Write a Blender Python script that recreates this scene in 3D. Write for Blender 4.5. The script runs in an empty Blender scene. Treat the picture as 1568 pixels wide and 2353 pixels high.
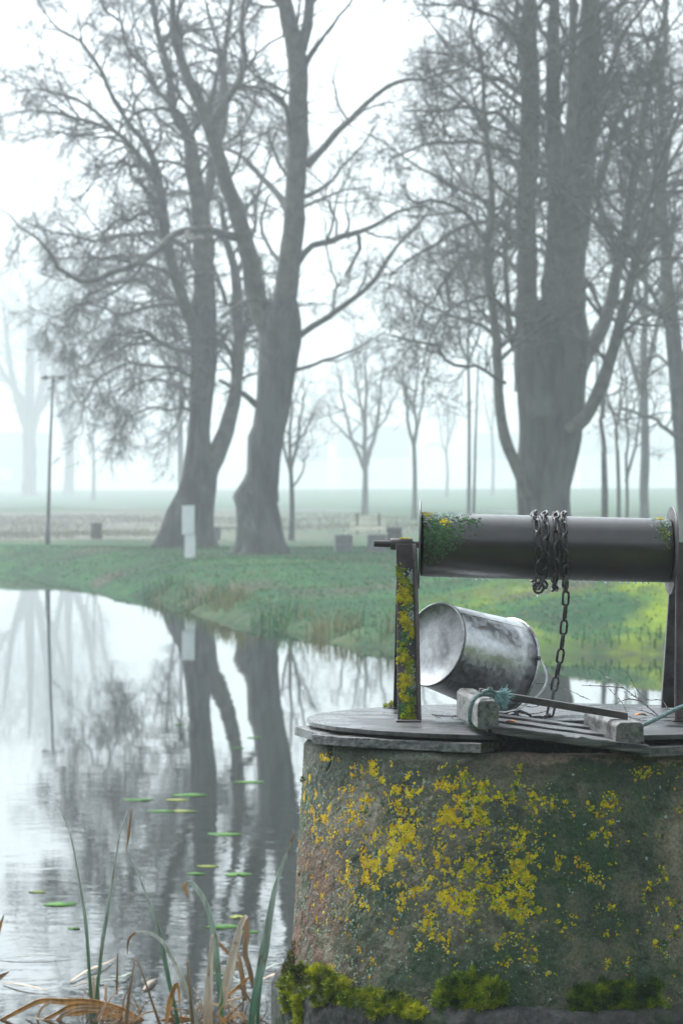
import bpy, math, random
import numpy as np
from mathutils import Vector, Matrix
random.seed(4); R = np.random.RandomState(11)
PI = math.pi
S = bpy.context.scene

# ------------------------------------------------------------------ camera
CZ = 2.0; F = 7700.0; HOR = 1136.0        # eye height; focal length and horizon in units of a 1568 x 2352 picture
cam = bpy.data.cameras.new('camera'); camo = bpy.data.objects.new('camera', cam); S.collection.objects.link(camo)
camo.location = (0, 0, CZ); camo.rotation_euler = (PI/2 - math.atan((1176-HOR)/F), 0, 0)
cam.sensor_fit = 'VERTICAL'; cam.sensor_height = 36; cam.sensor_width = 24; cam.lens = 36*F/2352
cam.clip_start = .1; cam.clip_end = 3000
cam.dof.use_dof = True; cam.dof.focus_distance = 7.8; cam.dof.aperture_fstop = 12; cam.dof.aperture_blades = 9
S.camera = camo
S.render.resolution_x = 682; S.render.resolution_y = 1024

# ------------------------------------------------------------------ sky, sun, exposure
SUN_EL, SUN_AZ = math.radians(50), math.radians(-38)      # behind the pond, a little to the left
W = bpy.data.worlds.new('World'); S.world = W; W.use_nodes = True
nt = W.node_tree; nt.nodes.clear()
out = nt.nodes.new('ShaderNodeOutputWorld'); bg = nt.nodes.new('ShaderNodeBackground')
sky = nt.nodes.new('ShaderNodeTexSky'); sky.sky_type = 'NISHITA'; sky.sun_disc = False
sky.sun_elevation = SUN_EL; sky.sun_rotation = SUN_AZ; sky.air_density = 1.0; sky.dust_density = 4; sky.ozone_density = 1.0
hs = nt.nodes.new('ShaderNodeHueSaturation'); hs.inputs['Saturation'].default_value = .16   # overcast: almost no blue left
tint = nt.nodes.new('ShaderNodeMix'); tint.data_type = 'RGBA'; tint.blend_type = 'MULTIPLY'; tint.inputs[0].default_value = 1
tint.inputs[7].default_value = (.87, .955, 1, 1)
nt.links.new(sky.outputs[0], hs.inputs['Color']); nt.links.new(hs.outputs[0], tint.inputs[6])
nt.links.new(tint.outputs[2], bg.inputs[0]); nt.links.new(bg.outputs[0], out.inputs[0])
bg.inputs[1].default_value = .15
sl = bpy.data.lights.new('sun', 'SUN'); sl.energy = .8; sl.angle = math.radians(25); sl.color = (1, .98, .95)
so = bpy.data.objects.new('sun', sl); S.collection.objects.link(so)
d = Vector((math.sin(SUN_AZ)*math.cos(SUN_EL), math.cos(SUN_AZ)*math.cos(SUN_EL), math.sin(SUN_EL)))
so.rotation_euler = d.to_track_quat('Z', 'Y').to_euler()
S.view_settings.view_transform = 'Standard'; S.view_settings.look = 'None'; S.view_settings.gamma = 1
S.view_settings.exposure = 1.4
S.render.engine = 'CYCLES'; cy = S.cycles
cy.use_denoising = True
try: cy.denoiser = 'OPENIMAGEDENOISE'
except Exception: pass
cy.max_bounces = 8; cy.volume_bounces = 3; cy.diffuse_bounces = 3; cy.glossy_bounces = 3; cy.transparent_max_bounces = 6
cy.sample_clamp_indirect = 6
try: cy.denoising_prefilter = 'ACCURATE'; cy.denoising_input_passes = 'RGB_ALBEDO_NORMAL'
except Exception: pass

HAZE_DENSITY = .00185

# ------------------------------------------------------------------ helpers
def P(px, py, Y): return np.array([(px-784)/F*Y, Y, CZ-(py-HOR)/F*Y])
def PL(pts, Y): return np.array([P(p[0], p[1], p[2] if len(p) > 2 else Y) for p in pts])
def Zf(py, Y): return CZ-(py-HOR)/F*Y

def mesh(name, v, f, mat=None, parent=None, smooth=True, fm=None):
    """one mesh object from numpy vertices and a list / arrays of faces"""
    v = np.asarray(v, dtype=np.float32).reshape(-1, 3)
    me = bpy.data.meshes.new(name)
    if isinstance(f, np.ndarray): f = [f]
    if len(f) and isinstance(f[0], np.ndarray):
        f = [a for a in f if len(a)]
        loops = np.concatenate([a.ravel() for a in f]).astype(np.int32)
        sizes = np.concatenate([np.full(len(a), a.shape[1]) for a in f]).astype(np.int32)
        starts = np.concatenate([[0], np.cumsum(sizes)[:-1]]).astype(np.int32)
        me.vertices.add(len(v)); me.vertices.foreach_set('co', v.ravel())
        me.loops.add(len(loops)); me.loops.foreach_set('vertex_index', loops)
        me.polygons.add(len(sizes)); me.polygons.foreach_set('loop_start', starts)
        me.polygons.foreach_set('loop_total', sizes)
        me.update(calc_edges=True)
    else:
        me.from_pydata(v.tolist(), [], [list(q) for q in f])
    me.validate()
    if smooth is not None: me.polygons.foreach_set('use_smooth', [bool(smooth)]*len(me.polygons))
    for m in (mat if isinstance(mat, (list, tuple)) else [mat]):
        if m: me.materials.append(m)
    if fm is not None: me.polygons.foreach_set('material_index', np.asarray(fm, dtype=np.int32))
    o = bpy.data.objects.new(name, me); S.collection.objects.link(o)
    if parent: o.parent = parent
    return o

def tag(o, label=None, cat=None, group=None, kind=None):
    if label: o['label'] = label
    if cat: o['category'] = cat
    if group: o['group'] = group
    if kind: o['kind'] = kind
    return o
def thing(name, label, cat, group=None, loc=(0, 0, 0)):
    o = bpy.data.objects.new(name, None); S.collection.objects.link(o); o.location = loc
    bpy.context.view_layer.update()
    return tag(o, label, cat, group)
def attach(o, parent):          # parent keeping world coordinates (things here carry only a location)
    o.parent = parent; o.matrix_parent_inverse = Matrix.Translation(parent.location).inverted(); return o

class MB:
    def __init__(s): s.v = []; s.f = []; s.n = 0
    def add(s, v, f):
        v = np.asarray(v, float).reshape(-1, 3)
        s.v.append(v); s.f += [tuple(i+s.n for i in q) for q in f]; s.n += len(v); return s
    def box(s, lo, hi, M=None, jit=0):
        x0, y0, z0 = lo; x1, y1, z1 = hi
        v = np.array([(x0,y0,z0),(x1,y0,z0),(x1,y1,z0),(x0,y1,z0),(x0,y0,z1),(x1,y0,z1),(x1,y1,z1),(x0,y1,z1)], float)
        if jit: v += R.uniform(-jit, jit, v.shape)
        if M is not None: v = v@np.array(M.to_3x3()).T+np.array(M.translation)
        return s.add(v, [(0,3,2,1),(4,5,6,7),(0,1,5,4),(1,2,6,5),(2,3,7,6),(3,0,4,7)])
    def tube(s, pts, r, k=8, closed=False, cap=True):
        v, f = tube(pts, r, k, closed, cap); return s.add(v, f)
    def build(s, name, mat, parent=None, smooth=True, bevel=0, att=None):
        o = mesh(name, np.concatenate(s.v), s.f, mat, None, smooth)
        if att: attach(o, att)
        elif parent: o.parent = parent
        if bevel:
            m = o.modifiers.new('bevel', 'BEVEL'); m.width = bevel; m.segments = 2; m.limit_method = 'ANGLE'
        return o

def frames(p):
    t = np.gradient(p, axis=0); t /= np.linalg.norm(t, axis=1)[:, None]+1e-12
    u = np.zeros_like(p); a = np.array([0, 1, 0.]) if abs(t[0][1]) < .9 else np.array([1., 0, 0])
    u[0] = np.cross(t[0], a); u[0] /= np.linalg.norm(u[0])
    for i in range(1, len(p)):
        w = u[i-1]-t[i]*np.dot(u[i-1], t[i]); u[i] = w/(np.linalg.norm(w)+1e-12)
    return t, u, np.cross(t, u)
def tube(pts, r, k=8, closed=False, cap=True, wob=None):
    p = np.asarray(pts, float); n = len(p); r = np.broadcast_to(np.asarray(r, float), (n,))
    if closed:
        t = np.roll(p, -1, 0)-np.roll(p, 1, 0); t /= np.linalg.norm(t, axis=1)[:, None]
        c = p.mean(0); u = p-c; u -= t*np.sum(u*t, 1)[:, None]; u /= np.linalg.norm(u, axis=1)[:, None]; w = np.cross(t, u)
    else: t, u, w = frames(p)
    a = np.arange(k)*2*PI/k
    rr = r[:, None]*np.ones((n, k)) if wob is None else r[:, None]*wob
    v = (p[:, None, :]+rr[:, :, None]*(np.cos(a)[None, :, None]*u[:, None, :]+np.sin(a)[None, :, None]*w[:, None, :])).reshape(-1, 3)
    f = []
    for i in range(n if closed else n-1):
        j = (i+1) % n
        for q in range(k):
            q2 = (q+1) % k; f.append((i*k+q, i*k+q2, j*k+q2, j*k+q))
    if cap and not closed: f += [tuple(range(k))[::-1], tuple((n-1)*k+q for q in range(k))]
    return v, f
def smooth_path(pts, step, cols=None):
    """Catmull-Rom through pts (N x m), resampled about every step"""
    p = np.asarray(pts, float); q = np.vstack([2*p[0]-p[1], p, 2*p[-1]-p[-2]]); o = []
    for i in range(1, len(q)-2):
        n = max(1, int(np.linalg.norm(q[i+1, :3]-q[i, :3])/step))
        for t in np.arange(n)/n:
            o.append(.5*((2*q[i])+(-q[i-1]+q[i+1])*t+(2*q[i-1]-5*q[i]+4*q[i+1]-q[i+2])*t*t+(-q[i-1]+3*q[i]-3*q[i+1]+q[i+2])*t**3))
    o.append(p[-1]); return np.array(o)
def lathe(prof, k, M=None):
    """prof: list of (radius, along-axis) about local Z"""
    v = []; f = []
    for r, z in prof:
        for j in range(k):
            a = 2*PI*j/k; v.append((r*math.cos(a), r*math.sin(a), z))
    for i in range(len(prof)-1):
        for j in range(k):
            j2 = (j+1) % k; f.append((i*k+j, i*k+j2, (i+1)*k+j2, (i+1)*k+j))
    v = np.array(v)
    if M is not None: v = v@np.array(M.to_3x3()).T+np.array(M.translation)
    return v, f
def axisM(p, d):
    M = Vector(d).normalized().to_track_quat('Z', 'Y').to_matrix().to_4x4(); M.translation = Vector(p); return M
def unit(a): return a/(np.linalg.norm(a, axis=-1, keepdims=True)+1e-12)
def sst(a, b, x): t = np.clip((x-a)/(b-a), 0, 1); return t*t*(3-2*t)

# ------------------------------------------------------------------ materials
class NT:
    def __init__(s, name):
        s.m = bpy.data.materials.new(name); s.m.use_nodes = True; s.t = s.m.node_tree; s.n = s.t.nodes; s.b = s.n['Principled BSDF']
        s.tc = s.n.new('ShaderNodeTexCoord')
    def L(s, a, b): s.t.links.new(a, b)
    def noise(s, scale, detail=6, rough=.55, vec=None, stretch=None, dist=0):
        n = s.n.new('ShaderNodeTexNoise'); n.inputs['Scale'].default_value = scale; n.inputs['Detail'].default_value = detail
        n.inputs['Roughness'].default_value = rough; n.inputs['Distortion'].default_value = dist
        v = vec or s.tc.outputs['Object']
        if stretch:
            mp = s.n.new('ShaderNodeMapping'); mp.inputs['Scale'].default_value = stretch; s.L(v, mp.inputs[0]); v = mp.outputs[0]
        s.L(v, n.inputs['Vector']); return n.outputs['Fac']
    def vor(s, scale, feature='F1', out='Distance', rnd=1):
        n = s.n.new('ShaderNodeTexVoronoi'); n.inputs['Scale'].default_value = scale; n.feature = feature; n.inputs['Randomness'].default_value = rnd
        s.L(s.tc.outputs['Object'], n.inputs['Vector']); return n.outputs[out]
    def ramp(s, fac, stops):
        r = s.n.new('ShaderNodeValToRGB'); e = r.color_ramp.elements
        while len(e) < len(stops): e.new(.5)
        for q, (p, c) in zip(e, stops): q.position = p; q.color = (*c, 1) if len(c) == 3 else c
        s.L(fac, r.inputs[0]); return r.outputs[0]
    def mr(s, v, a, b, c=0, d=1, interp='SMOOTHSTEP'):
        n = s.n.new('ShaderNodeMapRange'); n.interpolation_type = interp
        for i, x in zip((1, 2, 3, 4), (a, b, c, d)): n.inputs[i].default_value = x
        s.L(v, n.inputs[0]); return n.outputs[0]
    def math(s, op, a, b=None):
        n = s.n.new('ShaderNodeMath'); n.operation = op
        for i, x in enumerate((a, b)):
            if x is None: continue
            if isinstance(x, (int, float)): n.inputs[i].default_value = x
            else: s.L(x, n.inputs[i])
        return n.outputs[0]
    def mix(s, fac, a, b, mode='MIX'):
        n = s.n.new('ShaderNodeMix'); n.data_type = 'RGBA'; n.blend_type = mode
        for i, x in ((0, fac), (6, a), (7, b)):
            if isinstance(x, (int, float)): n.inputs[i].default_value = x
            elif isinstance(x, tuple): n.inputs[i].default_value = (*x, 1)
            else: s.L(x, n.inputs[i])
        return n.outputs[2]
    def xyz(s):
        n = s.n.new('ShaderNodeSeparateXYZ'); s.L(s.tc.outputs['Object'], n.inputs[0]); return n.outputs
    def base(s, c):
        if isinstance(c, tuple): s.b.inputs['Base Color'].default_value = (*c, 1)
        else: s.L(c, s.b.inputs['Base Color'])
        return s
    def setv(s, **k):
        for a, v in k.items():
            i = s.b.inputs[a.replace('_', ' ')]
            if isinstance(v, (int, float)): i.default_value = v
            else: s.L(v, i)
        return s
    def bump(s, h, strength=.4, dist=.01, normal=None):
        n = s.n.new('ShaderNodeBump'); n.inputs['Strength'].default_value = strength; n.inputs['Distance'].default_value = dist
        s.L(h, n.inputs['Height'])
        if normal: s.L(normal, n.inputs['Normal'])
        s.L(n.outputs[0], s.b.inputs['Normal']); return n.outputs[0]

def simple(name, c1, c2, scale=20, rough=.8, bump=.2, bd=.005, stretch=None, metal=0, lo=.35, hi=.65, detail=6, **kw):
    t = NT(name); n = t.noise(scale, detail=detail, stretch=stretch); t.base(t.ramp(n, [(lo, c1), (hi, c2)]))
    t.setv(Roughness=rough, Metallic=metal, **kw)
    if bump: t.bump(n, bump, bd)
    return t.m

def mat_concrete():
    t = NT('weathered_concrete'); x, y, z = t.xyz()
    n1 = t.noise(7, 8, .65); n2 = t.noise(28, 8, .7); n3 = t.noise(150, 4, .6)
    c = t.ramp(n1, [(.36, (.034, .042, .034)), (.45, (.110, .118, .085)), (.54, (.19, .168, .122)), (.64, (.33, .28, .215))])
    g = t.math('MULTIPLY', t.mr(t.noise(4.5, 7, .65, stretch=(1, 1, .75)), .46, .60), .9)
    c = t.mix(g, c, (.040, .080, .042))                                      # green algae film
    bl = t.math('MULTIPLY', t.mr(t.noise(13, 9, .72), .55, .66), .6)
    c = t.mix(bl, c, (.03, .036, .03))
    # pale teal crust specks
    sp = t.math('MULTIPLY', t.mr(t.noise(85, 3, .6), .60, .64), t.mr(t.noise(9, 5, .6), .40, .58))
    spx = t.math('MULTIPLY', sp, t.mr(x, .62, .10, .15, 1))
    c = t.mix(spx, c, (.30, .37, .30))
    # rusty red stain low on the left
    rd = t.math('MULTIPLY', t.mr(x, .10, -.10), t.math('MULTIPLY', t.mr(z, 1.30, 1.10), t.mr(t.noise(9, 6, .6), .38, .58)))
    c = t.mix(t.math('MULTIPLY', rd, .75), c, (.20, .075, .05))
    # dark band and tan chipped lip under the lid
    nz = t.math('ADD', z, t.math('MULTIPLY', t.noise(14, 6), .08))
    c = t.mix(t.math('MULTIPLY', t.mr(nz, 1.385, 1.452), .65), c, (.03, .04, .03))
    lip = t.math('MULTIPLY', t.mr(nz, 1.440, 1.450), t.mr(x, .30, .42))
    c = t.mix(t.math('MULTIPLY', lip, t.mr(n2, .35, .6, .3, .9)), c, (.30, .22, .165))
    pits = t.mr(t.vor(46), .06, .14)
    c = t.mix(1, c, t.ramp(n3, [(.3, (.6, .6, .6)), (.7, (1.35, 1.35, 1.35))]), 'MULTIPLY')
    c = t.mix(t.mr(pits, 0, 1, .55, 0), c, (.02, .022, .02))
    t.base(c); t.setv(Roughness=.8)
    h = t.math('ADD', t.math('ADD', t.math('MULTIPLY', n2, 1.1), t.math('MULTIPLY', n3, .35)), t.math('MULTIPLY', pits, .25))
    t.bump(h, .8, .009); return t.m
def mat_ledge():
    t = NT('stained_ledge_concrete'); n = t.noise(14, 8, .7); m = t.noise(60, 6, .7); g = t.noise(7, 6, .6)
    c = t.ramp(n, [(.34, (.022, .022, .022)), (.5, (.062, .06, .06)), (.66, (.13, .127, .128))]); c = t.mix(t.mr(g, .48, .60, 0, .85), c, (.028, .045, .012))
    c = t.mix(1, c, t.ramp(m, [(.35, (.55, .55, .55)), (.65, (1.4, 1.4, 1.4))]), 'MULTIPLY')
    t.base(c); t.setv(Roughness=.8); t.bump(t.math('ADD', n, m), .8, .008); return t.m
def mat_wood(name='wet_grey_wood', a=(.028, .028, .030), b=(.14, .137, .137), st=(2.2, 20, 20), rough=.42):
    t = NT(name); n = t.noise(5, 8, .6, stretch=st); g = t.noise(11, 6, .6)
    c = t.ramp(n, [(.38, a), (.60, b)]); c = t.mix(t.mr(g, .55, .75, 0, .4), c, (.05, .06, .045))
    t.base(c); t.setv(Roughness=t.mr(g, .35, .65, rough-.18, rough+.2)); t.bump(n, .8, .006); return t.m
def mat_sheet():
    t = NT('wet_plywood_sheet'); n = t.noise(11, 8, .68, stretch=(1, 3, 1)); g = t.noise(3.4, 6, .6); s = t.noise(90, 4)
    c = t.ramp(n, [(.36, (.016, .016, .018)), (.62, (.085, .086, .09))]); c = t.mix(t.mr(s, .62, .70, 0, .7), c, (.04, .06, .035))
    t.base(c); t.setv(Roughness=t.mr(g, .40, .58, .10, .55), Specular_IOR_Level=.4); t.bump(t.math('ADD', n, t.math('MULTIPLY', s, .3)), .25, .004); return t.m
def mat_iron(name, a, b, rough=.4, metal=.55):
    t = NT(name); n = t.noise(16, 8, .65); f = t.noise(140, 4, .6)
    c = t.ramp(n, [(.35, a), (.65, b)]); c = t.mix(t.mr(t.noise(6, 6), .5, .75, 0, .7), c, (.085, .042, .035))
    t.base(c); t.setv(Roughness=t.mr(f, .3, .7, rough-.1, rough+.2), Metallic=metal)
    t.bump(t.math('ADD', n, t.math('MULTIPLY', f, .5)), .35, .0022); return t.m
def mat_drum():
    t = NT('dark_wet_drum_steel'); n = t.noise(9, 6, .6); f = t.noise(60, 4, .6)
    c = t.ramp(n, [(.35, (.010, .009, .009)), (.62, (.030, .023, .022))]); c = t.mix(t.mr(t.noise(5, 4), .54, .70, 0, .8), c, (.055, .022, .016))
    t.base(c); t.setv(Roughness=t.mr(f, .3, .7, .30, .44), Metallic=.0, Specular_IOR_Level=.8, Coat_Weight=.45, Coat_Roughness=.24); t.bump(f, .08, .001); return t.m
def mat_zinc(name='galvanised_zinc', dark=1.0):
    t = NT(name); v = t.vor(95, out='Color'); n = t.noise(14, 6, .7); n2 = t.noise(45, 6, .7)
    c = t.ramp(n, [(.30, (.50*dark, .50*dark, .505*dark)), (.50, (.60*dark, .605*dark, .61*dark)), (.64, (.78*dark, .80*dark, .82*dark))])
    c = t.mix(.22, c, t.ramp(n2, [(.40, (.38, .38, .385)), (.60, (.85, .87, .90))]))
    sv_ = t.mr(v, .2, .8, .55, 1.15); cb = t.n.new('ShaderNodeCombineColor'); [t.L(sv_, cb.inputs[i]) for i in range(3)]; c = t.mix(.45, c, t.mix(1, c, cb.outputs[0], 'MULTIPLY'))
    t.base(c); t.setv(Metallic=.97, Roughness=t.mr(v, .2, .8, .30, .50) if dark == 1 else t.mr(v, .2, .8, .40, .62)); t.bump(n2, .22, .002); return t.m
def mat_bark(name, a, b, scale=3):
    t = NT(name); n = t.noise(scale, 8, .65, stretch=(1, 1, .22)); m = t.noise(.9, 5)
    c = t.ramp(n, [(.40, a), (.60, b)]); c = t.mix(t.mr(m, .54, .70, 0, .6), c, (.13, .135, .115)); c = t.mix(t.mr(t.noise(1.6, 5), .55, .68, 0, .5), c, (.045, .06, .035))
    t.base(c); t.setv(Roughness=.9); t.bump(n, 1, .06); return t.m
def mat_water():
    t = NT('pond_water'); t.base((.012, .016, .014)); t.setv(Roughness=.015, IOR=1.6)
    x, y, z = t.xyz()
    # wind ripples fade with distance where the pond lies calm
    near = t.mr(y, 30, 12, .10, 1)
    r1 = t.noise(2.6, 3, .55, stretch=(1, 1.35, 1), dist=.4); r2 = t.noise(9, 3, .5, stretch=(1, 1.2, 1)); r3 = t.noise(.5, 2, .5)
    patch = t.mr(t.noise(.35, 3, .5, stretch=(1, .5, 1)), .35, .7, .35, 1)
    h = t.math('ADD', t.math('MULTIPLY', r1, .0026), t.math('MULTIPLY', r2, .00035)); h = t.math('MULTIPLY', h, t.math('MULTIPLY', near, patch))
    h = t.math('ADD', h, t.math('MULTIPLY', r3, .0016))
    n = t.n.new('ShaderNodeBump'); n.inputs['Strength'].default_value = 1; n.inputs['Distance'].default_value = 1
    t.L(h, n.inputs['Height']); t.L(n.outputs[0], t.b.inputs['Normal']); return t.m
def mat_ground():
    t = NT('grass_ground'); x, y, z = t.xyz(); n = t.noise(.45, 7, .62); f = t.noise(5, 6, .65, stretch=(1, .35, 1))
    c = t.ramp(n, [(.34, (.012, .042, .017)), (.5, (.014, .072, .022)), (.66, (.030, .12, .026))])
    c = t.mix(t.mr(t.noise(.28, 6, .6, stretch=(1, .4, 1)), .54, .66, 0, .75), c, (.10, .075, .055))       # worn earth
    yz = t.math('MULTIPLY', t.mr(x, .6, 3), t.mr(y, 56, 47)); yz = t.math('MULTIPLY', yz, t.mr(t.noise(.55, 5, .6, stretch=(1, .3, 1)), .40, .58))
    c = t.mix(t.math('MULTIPLY', yz, .95), c, (.20, .27, .004))                                        # bright mossy patches
    edge = t.math('MULTIPLY', t.mr(z, .30, .04), t.mr(y, 62, 56)); c = t.mix(t.math('MULTIPLY', edge, t.mr(f, .35, .6)), c, (.055, .075, .028))
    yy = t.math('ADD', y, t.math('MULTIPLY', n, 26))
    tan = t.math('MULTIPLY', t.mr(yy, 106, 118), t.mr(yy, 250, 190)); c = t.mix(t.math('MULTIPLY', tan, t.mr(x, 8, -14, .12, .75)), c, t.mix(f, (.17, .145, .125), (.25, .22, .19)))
    c = t.mix(1, c, t.ramp(f, [(.3, (.6, .6, .6)), (.7, (1.3, 1.3, 1.3))]), 'MULTIPLY')
    c = t.mix(t.mr(y, 1, -4), c, (.022, .020, .017))  # dark earth on the added hillside behind the camera, keeps drum reflections dark
    t.base(c); t.setv(Roughness=.9, Specular_IOR_Level=.1); t.bump(f, .7, .05); return t.m

M_conc = mat_concrete(); M_wood = mat_wood(); M_woodx = mat_wood('wet_grey_batten', (.05, .05, .05), (.20, .195, .187), (12, 2.5, 12), .5)
M_sheet = mat_sheet(); M_drum = mat_drum()
M_iron = mat_iron('rusty_angle_iron', (.030, .026, .028), (.085, .070, .070), .5, .3)
M_edge = mat_iron('grey_worn_iron', (.07, .065, .07), (.17, .16, .165), .45, .4)
M_chain = mat_iron('chain_steel', (.025, .022, .022), (.085, .078, .08), .32, .5)
M_zinc = mat_zinc(); M_zincd = mat_zinc('zinc_base_sheet', .45)
M_bark = mat_bark('tree_bark', (.008, .009, .008), (.080, .080, .075)); M_twig = simple('twig_bark', (.060, .056, .052), (.13, .118, .105), 4, .9, 0)
M_scar = mat_bark('bare_weathered_wood', (.05, .05, .047), (.17, .17, .16), 4)
M_bark_s = simple('sapling_bark', (.05, .055, .045), (.10, .10, .09), 5, .9, .3)
M_water = mat_water(); M_ground = mat_ground()
M_yel = simple('yellow_lichen', (.46, .33, .005), (.86, .68, .010), 60, .85, .3, .002)
M_org = simple('orange_lichen', (.58, .28, .005), (.82, .46, .010), 60, .85, .3, .002)
M_pale = simple('pale_teal_lichen', (.22, .29, .25), (.45, .54, .48), 80, .9, .3, .002)
M_grnl = simple('green_lichen', (.03, .070, .030), (.085, .14, .065), 70, .9, .3, .002)
M_olive = simple('olive_lichen', (.18, .21, .006), (.44, .44, .01), 60, .85, .3, .002)
M_rope = simple('faded_teal_rope', (.07, .115, .12), (.20, .275, .275), 90, .85, .3, .002, stretch=(1, 1, 1))
M_fray = simple('frayed_teal_fibre', (.16, .33, .34), (.36, .55, .55), 120, .8, 0)
M_leaf_o = simple('orange_leaf', (.30, .07, .01), (.50, .17, .02), 60, .6, .1)
M_white = simple('white_painted_metal', (.80, .82, .83), (.88, .90, .90), 5, .5, 0)
M_conc2 = simple('grey_bench_concrete', (.12, .12, .125), (.20, .20, .205), 8, .85, .2)
M_slat = simple('pale_bench_slats', (.68, .66, .54), (.84, .82, .70), 6, .6, .1)
M_dkwood = simple('dark_bin_wood', (.07, .06, .055), (.14, .12, .11), 7, .8, .2)
M_pole = simple('grey_pole_steel', (.07, .075, .08), (.12, .125, .13), 3, .5, 0)
M_lily = simple('lily_green', (.03, .11, .015), (.085, .22, .03), 14, .7, .1, Specular_IOR_Level=.15)
M_lily2 = simple('lily_yellow_green', (.07, .14, .015), (.26, .27, .05), 9, .7, .1, Specular_IOR_Level=.15)
M_asph = simple('wet_asphalt', (.035, .036, .04), (.06, .062, .066), 4, .6, .1)

def mat_leafy(name, base_c, tip_c, z0, z1, extra=None):
    t = NT(name); x, y, z = t.xyz(); n = t.noise(40, 5, .6, stretch=(1, 1, .12)); zz = t.math('ADD', z, t.math('MULTIPLY', n, .15))
    c = t.mix(t.mr(zz, z0, z1), base_c, tip_c); sp_ = t.noise(16, 6, .65, stretch=(1, 1, .5)); c = t.mix(.8, c, t.mix(1, c, t.ramp(n, [(.3, (.45, .45, .42)), (.7, (1.5, 1.5, 1.5))]), 'MULTIPLY')); c = t.mix(t.mr(sp_, .58, .66, 0, .7), c, (.16, .09, .03))
    t.base(c); t.setv(Roughness=.42); t.bump(n, .3, .002); return t.m
M_reed = mat_leafy('green_reed', (.035, .17, .075), (.42, .50, .42), .10, .62)
M_reedp = mat_leafy('pale_reed', (.22, .30, .22), (.62, .64, .56), .0, .35)
M_dead = mat_leafy('tan_dead_reed', (.62, .40, .24), (.74, .62, .50), .0, .3)
M_brown = mat_leafy('brown_dead_reed', (.20, .13, .07), (.36, .22, .11), .0, .4)
M_amber = mat_leafy('amber_dead_reed', (.42, .17, .03), (.60, .30, .07), .0, .16)

# ------------------------------------------------------------------ ground, pond, path
SH = np.array([(-210, 190), (-90, 150), (-50, 118), (-25, 103), (-15, 96), (-9, 88), (-5.7, 75), (-3.5, 63), (-2.5, 58), (-1.2, 50.6), (.1, 44.8), (1.2, 43), (4.2, 42), (9, 40), (18, 34), (40, 26), (90, 20), (210, 14)], float)
def shore_s(x, y):          # signed distance to the far shoreline, land positive
    best = np.full(x.shape, 1e9)
    for a, b in zip(SH[:-1], SH[1:]):
        ab = b-a; t = np.clip(((x-a[0])*ab[0]+(y-a[1])*ab[1])/(ab@ab), 0, 1)
        best = np.minimum(best, np.hypot(x-a[0]-t*ab[0], y-a[1]-t*ab[1]))
    return np.where(y > np.interp(x, SH[:, 0], SH[:, 1]), best, -best)
def vnoise(x, y, s, seed=0):
    x = x/s; y = y/s; xi = np.floor(x); yi = np.floor(y)
    h = lambda a, b: np.modf(np.abs(np.sin(a*127.1+b*311.7+seed*74.7)*43758.5453))[0]
    u = x-xi; v = y-yi; u = u*u*(3-2*u); v = v*v*(3-2*v)
    return (h(xi, yi)*(1-u)+h(xi+1, yi)*u)*(1-v)+(h(xi, yi+1)*(1-u)+h(xi+1, yi+1)*u)*v-.5
def ground_z(x, y):
    x = np.asarray(x, float); y = np.asarray(y, float)
    s = shore_s(x, y)+vnoise(x, y, 1.3)*.35+vnoise(x, y, 5)*.6
    wd = 2.6+7.5*sst(-3, 3, x)
    z = .10*sst(0, .35, s)+.50*sst(-.3, 1, s/wd)**1.0
    z = np.where(s > 0, z-.08*0, -.45*sst(0, -3, s))
    Yp = y+2*x
    z = z+np.where(s > 0, .4*sst(100, 200, Yp)+2.0*sst(260, 620, Yp), 0)+np.where(s > 1, vnoise(x, y, 7, 2)*.10+vnoise(x, y, 2.2, 3)*.05, 0)
    z = z+np.where(s > 0, .60*sst(-.8, 3.6, x)*sst(.5, 8, s)*(1-sst(56, 76, y)), 0)
    near = 10.6+vnoise(x, y*0, 1.5, 5)*.5-.02*x                       # the bank the well stands on
    zn = 10.5*sst(-3.5, -19, y)+.12*sst(0, 1.4, near-y)+.1*sst(1, 8, near-y)+vnoise(x, y, .6, 6)*.02  # first term adds an unseen hillside behind the camera, blocking low front sky light
    z = np.where(y < near, zn, z)
    z = np.where((y >= near) & (s <= 0), -.45*np.minimum(sst(0, 1.5, y-near), sst(0, 3, -s)), z)
    return z
def grid_sheet(name, xs, ys, zf, mat):
    X, Y = np.meshgrid(xs, ys); Z = zf(X, Y); v = np.stack([X, Y, Z], -1).reshape(-1, 3); nx = len(xs); ny = len(ys)
    i = (np.arange(ny-1)[:, None]*nx+np.arange(nx-1)[None, :]).ravel()
    return mesh(name, v, [np.stack([i, i+1, i+nx+1, i+nx], 1)], mat)
def spaced(segs): return np.concatenate([np.arange(a, b, s) for a, b, s in segs])
xs = spaced([(-205, -30, 6), (-30, -14, 1), (-14, 14, .22), (14, 30, 1), (30, 210, 6)])
ys = spaced([(-29, 8, 1), (8, 13, .15), (13, 40, 1.5), (40, 100, .25), (100, 200, 1.2), (200, 300, 3), (300, 1000, 20)])
tag(grid_sheet('ground', xs, ys, ground_z, M_ground), 'green grass ground sloping from the misty field down to the pond, with an added unseen rise behind the viewer', kind='structure')
tag(mesh('water', [(-204, 5, 0), (204, 5, 0), (204, 200, 0), (-204, 200, 0)], [(0, 1, 2, 3)], M_water), 'calm grey pond water mirroring the trees', kind='structure')
t_ = np.linspace(0, 1, 140); cx = -70+130*t_; cyy = 208-2*cx
v = []; 
for x_, y_ in zip(cx, cyy):
    for o_ in (-2.6, 0, 2.6): v.append((x_+o_*.894, y_+o_*.447, float(ground_z(x_+o_*.894, y_+o_*.447))+.05))
f = []
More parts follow.
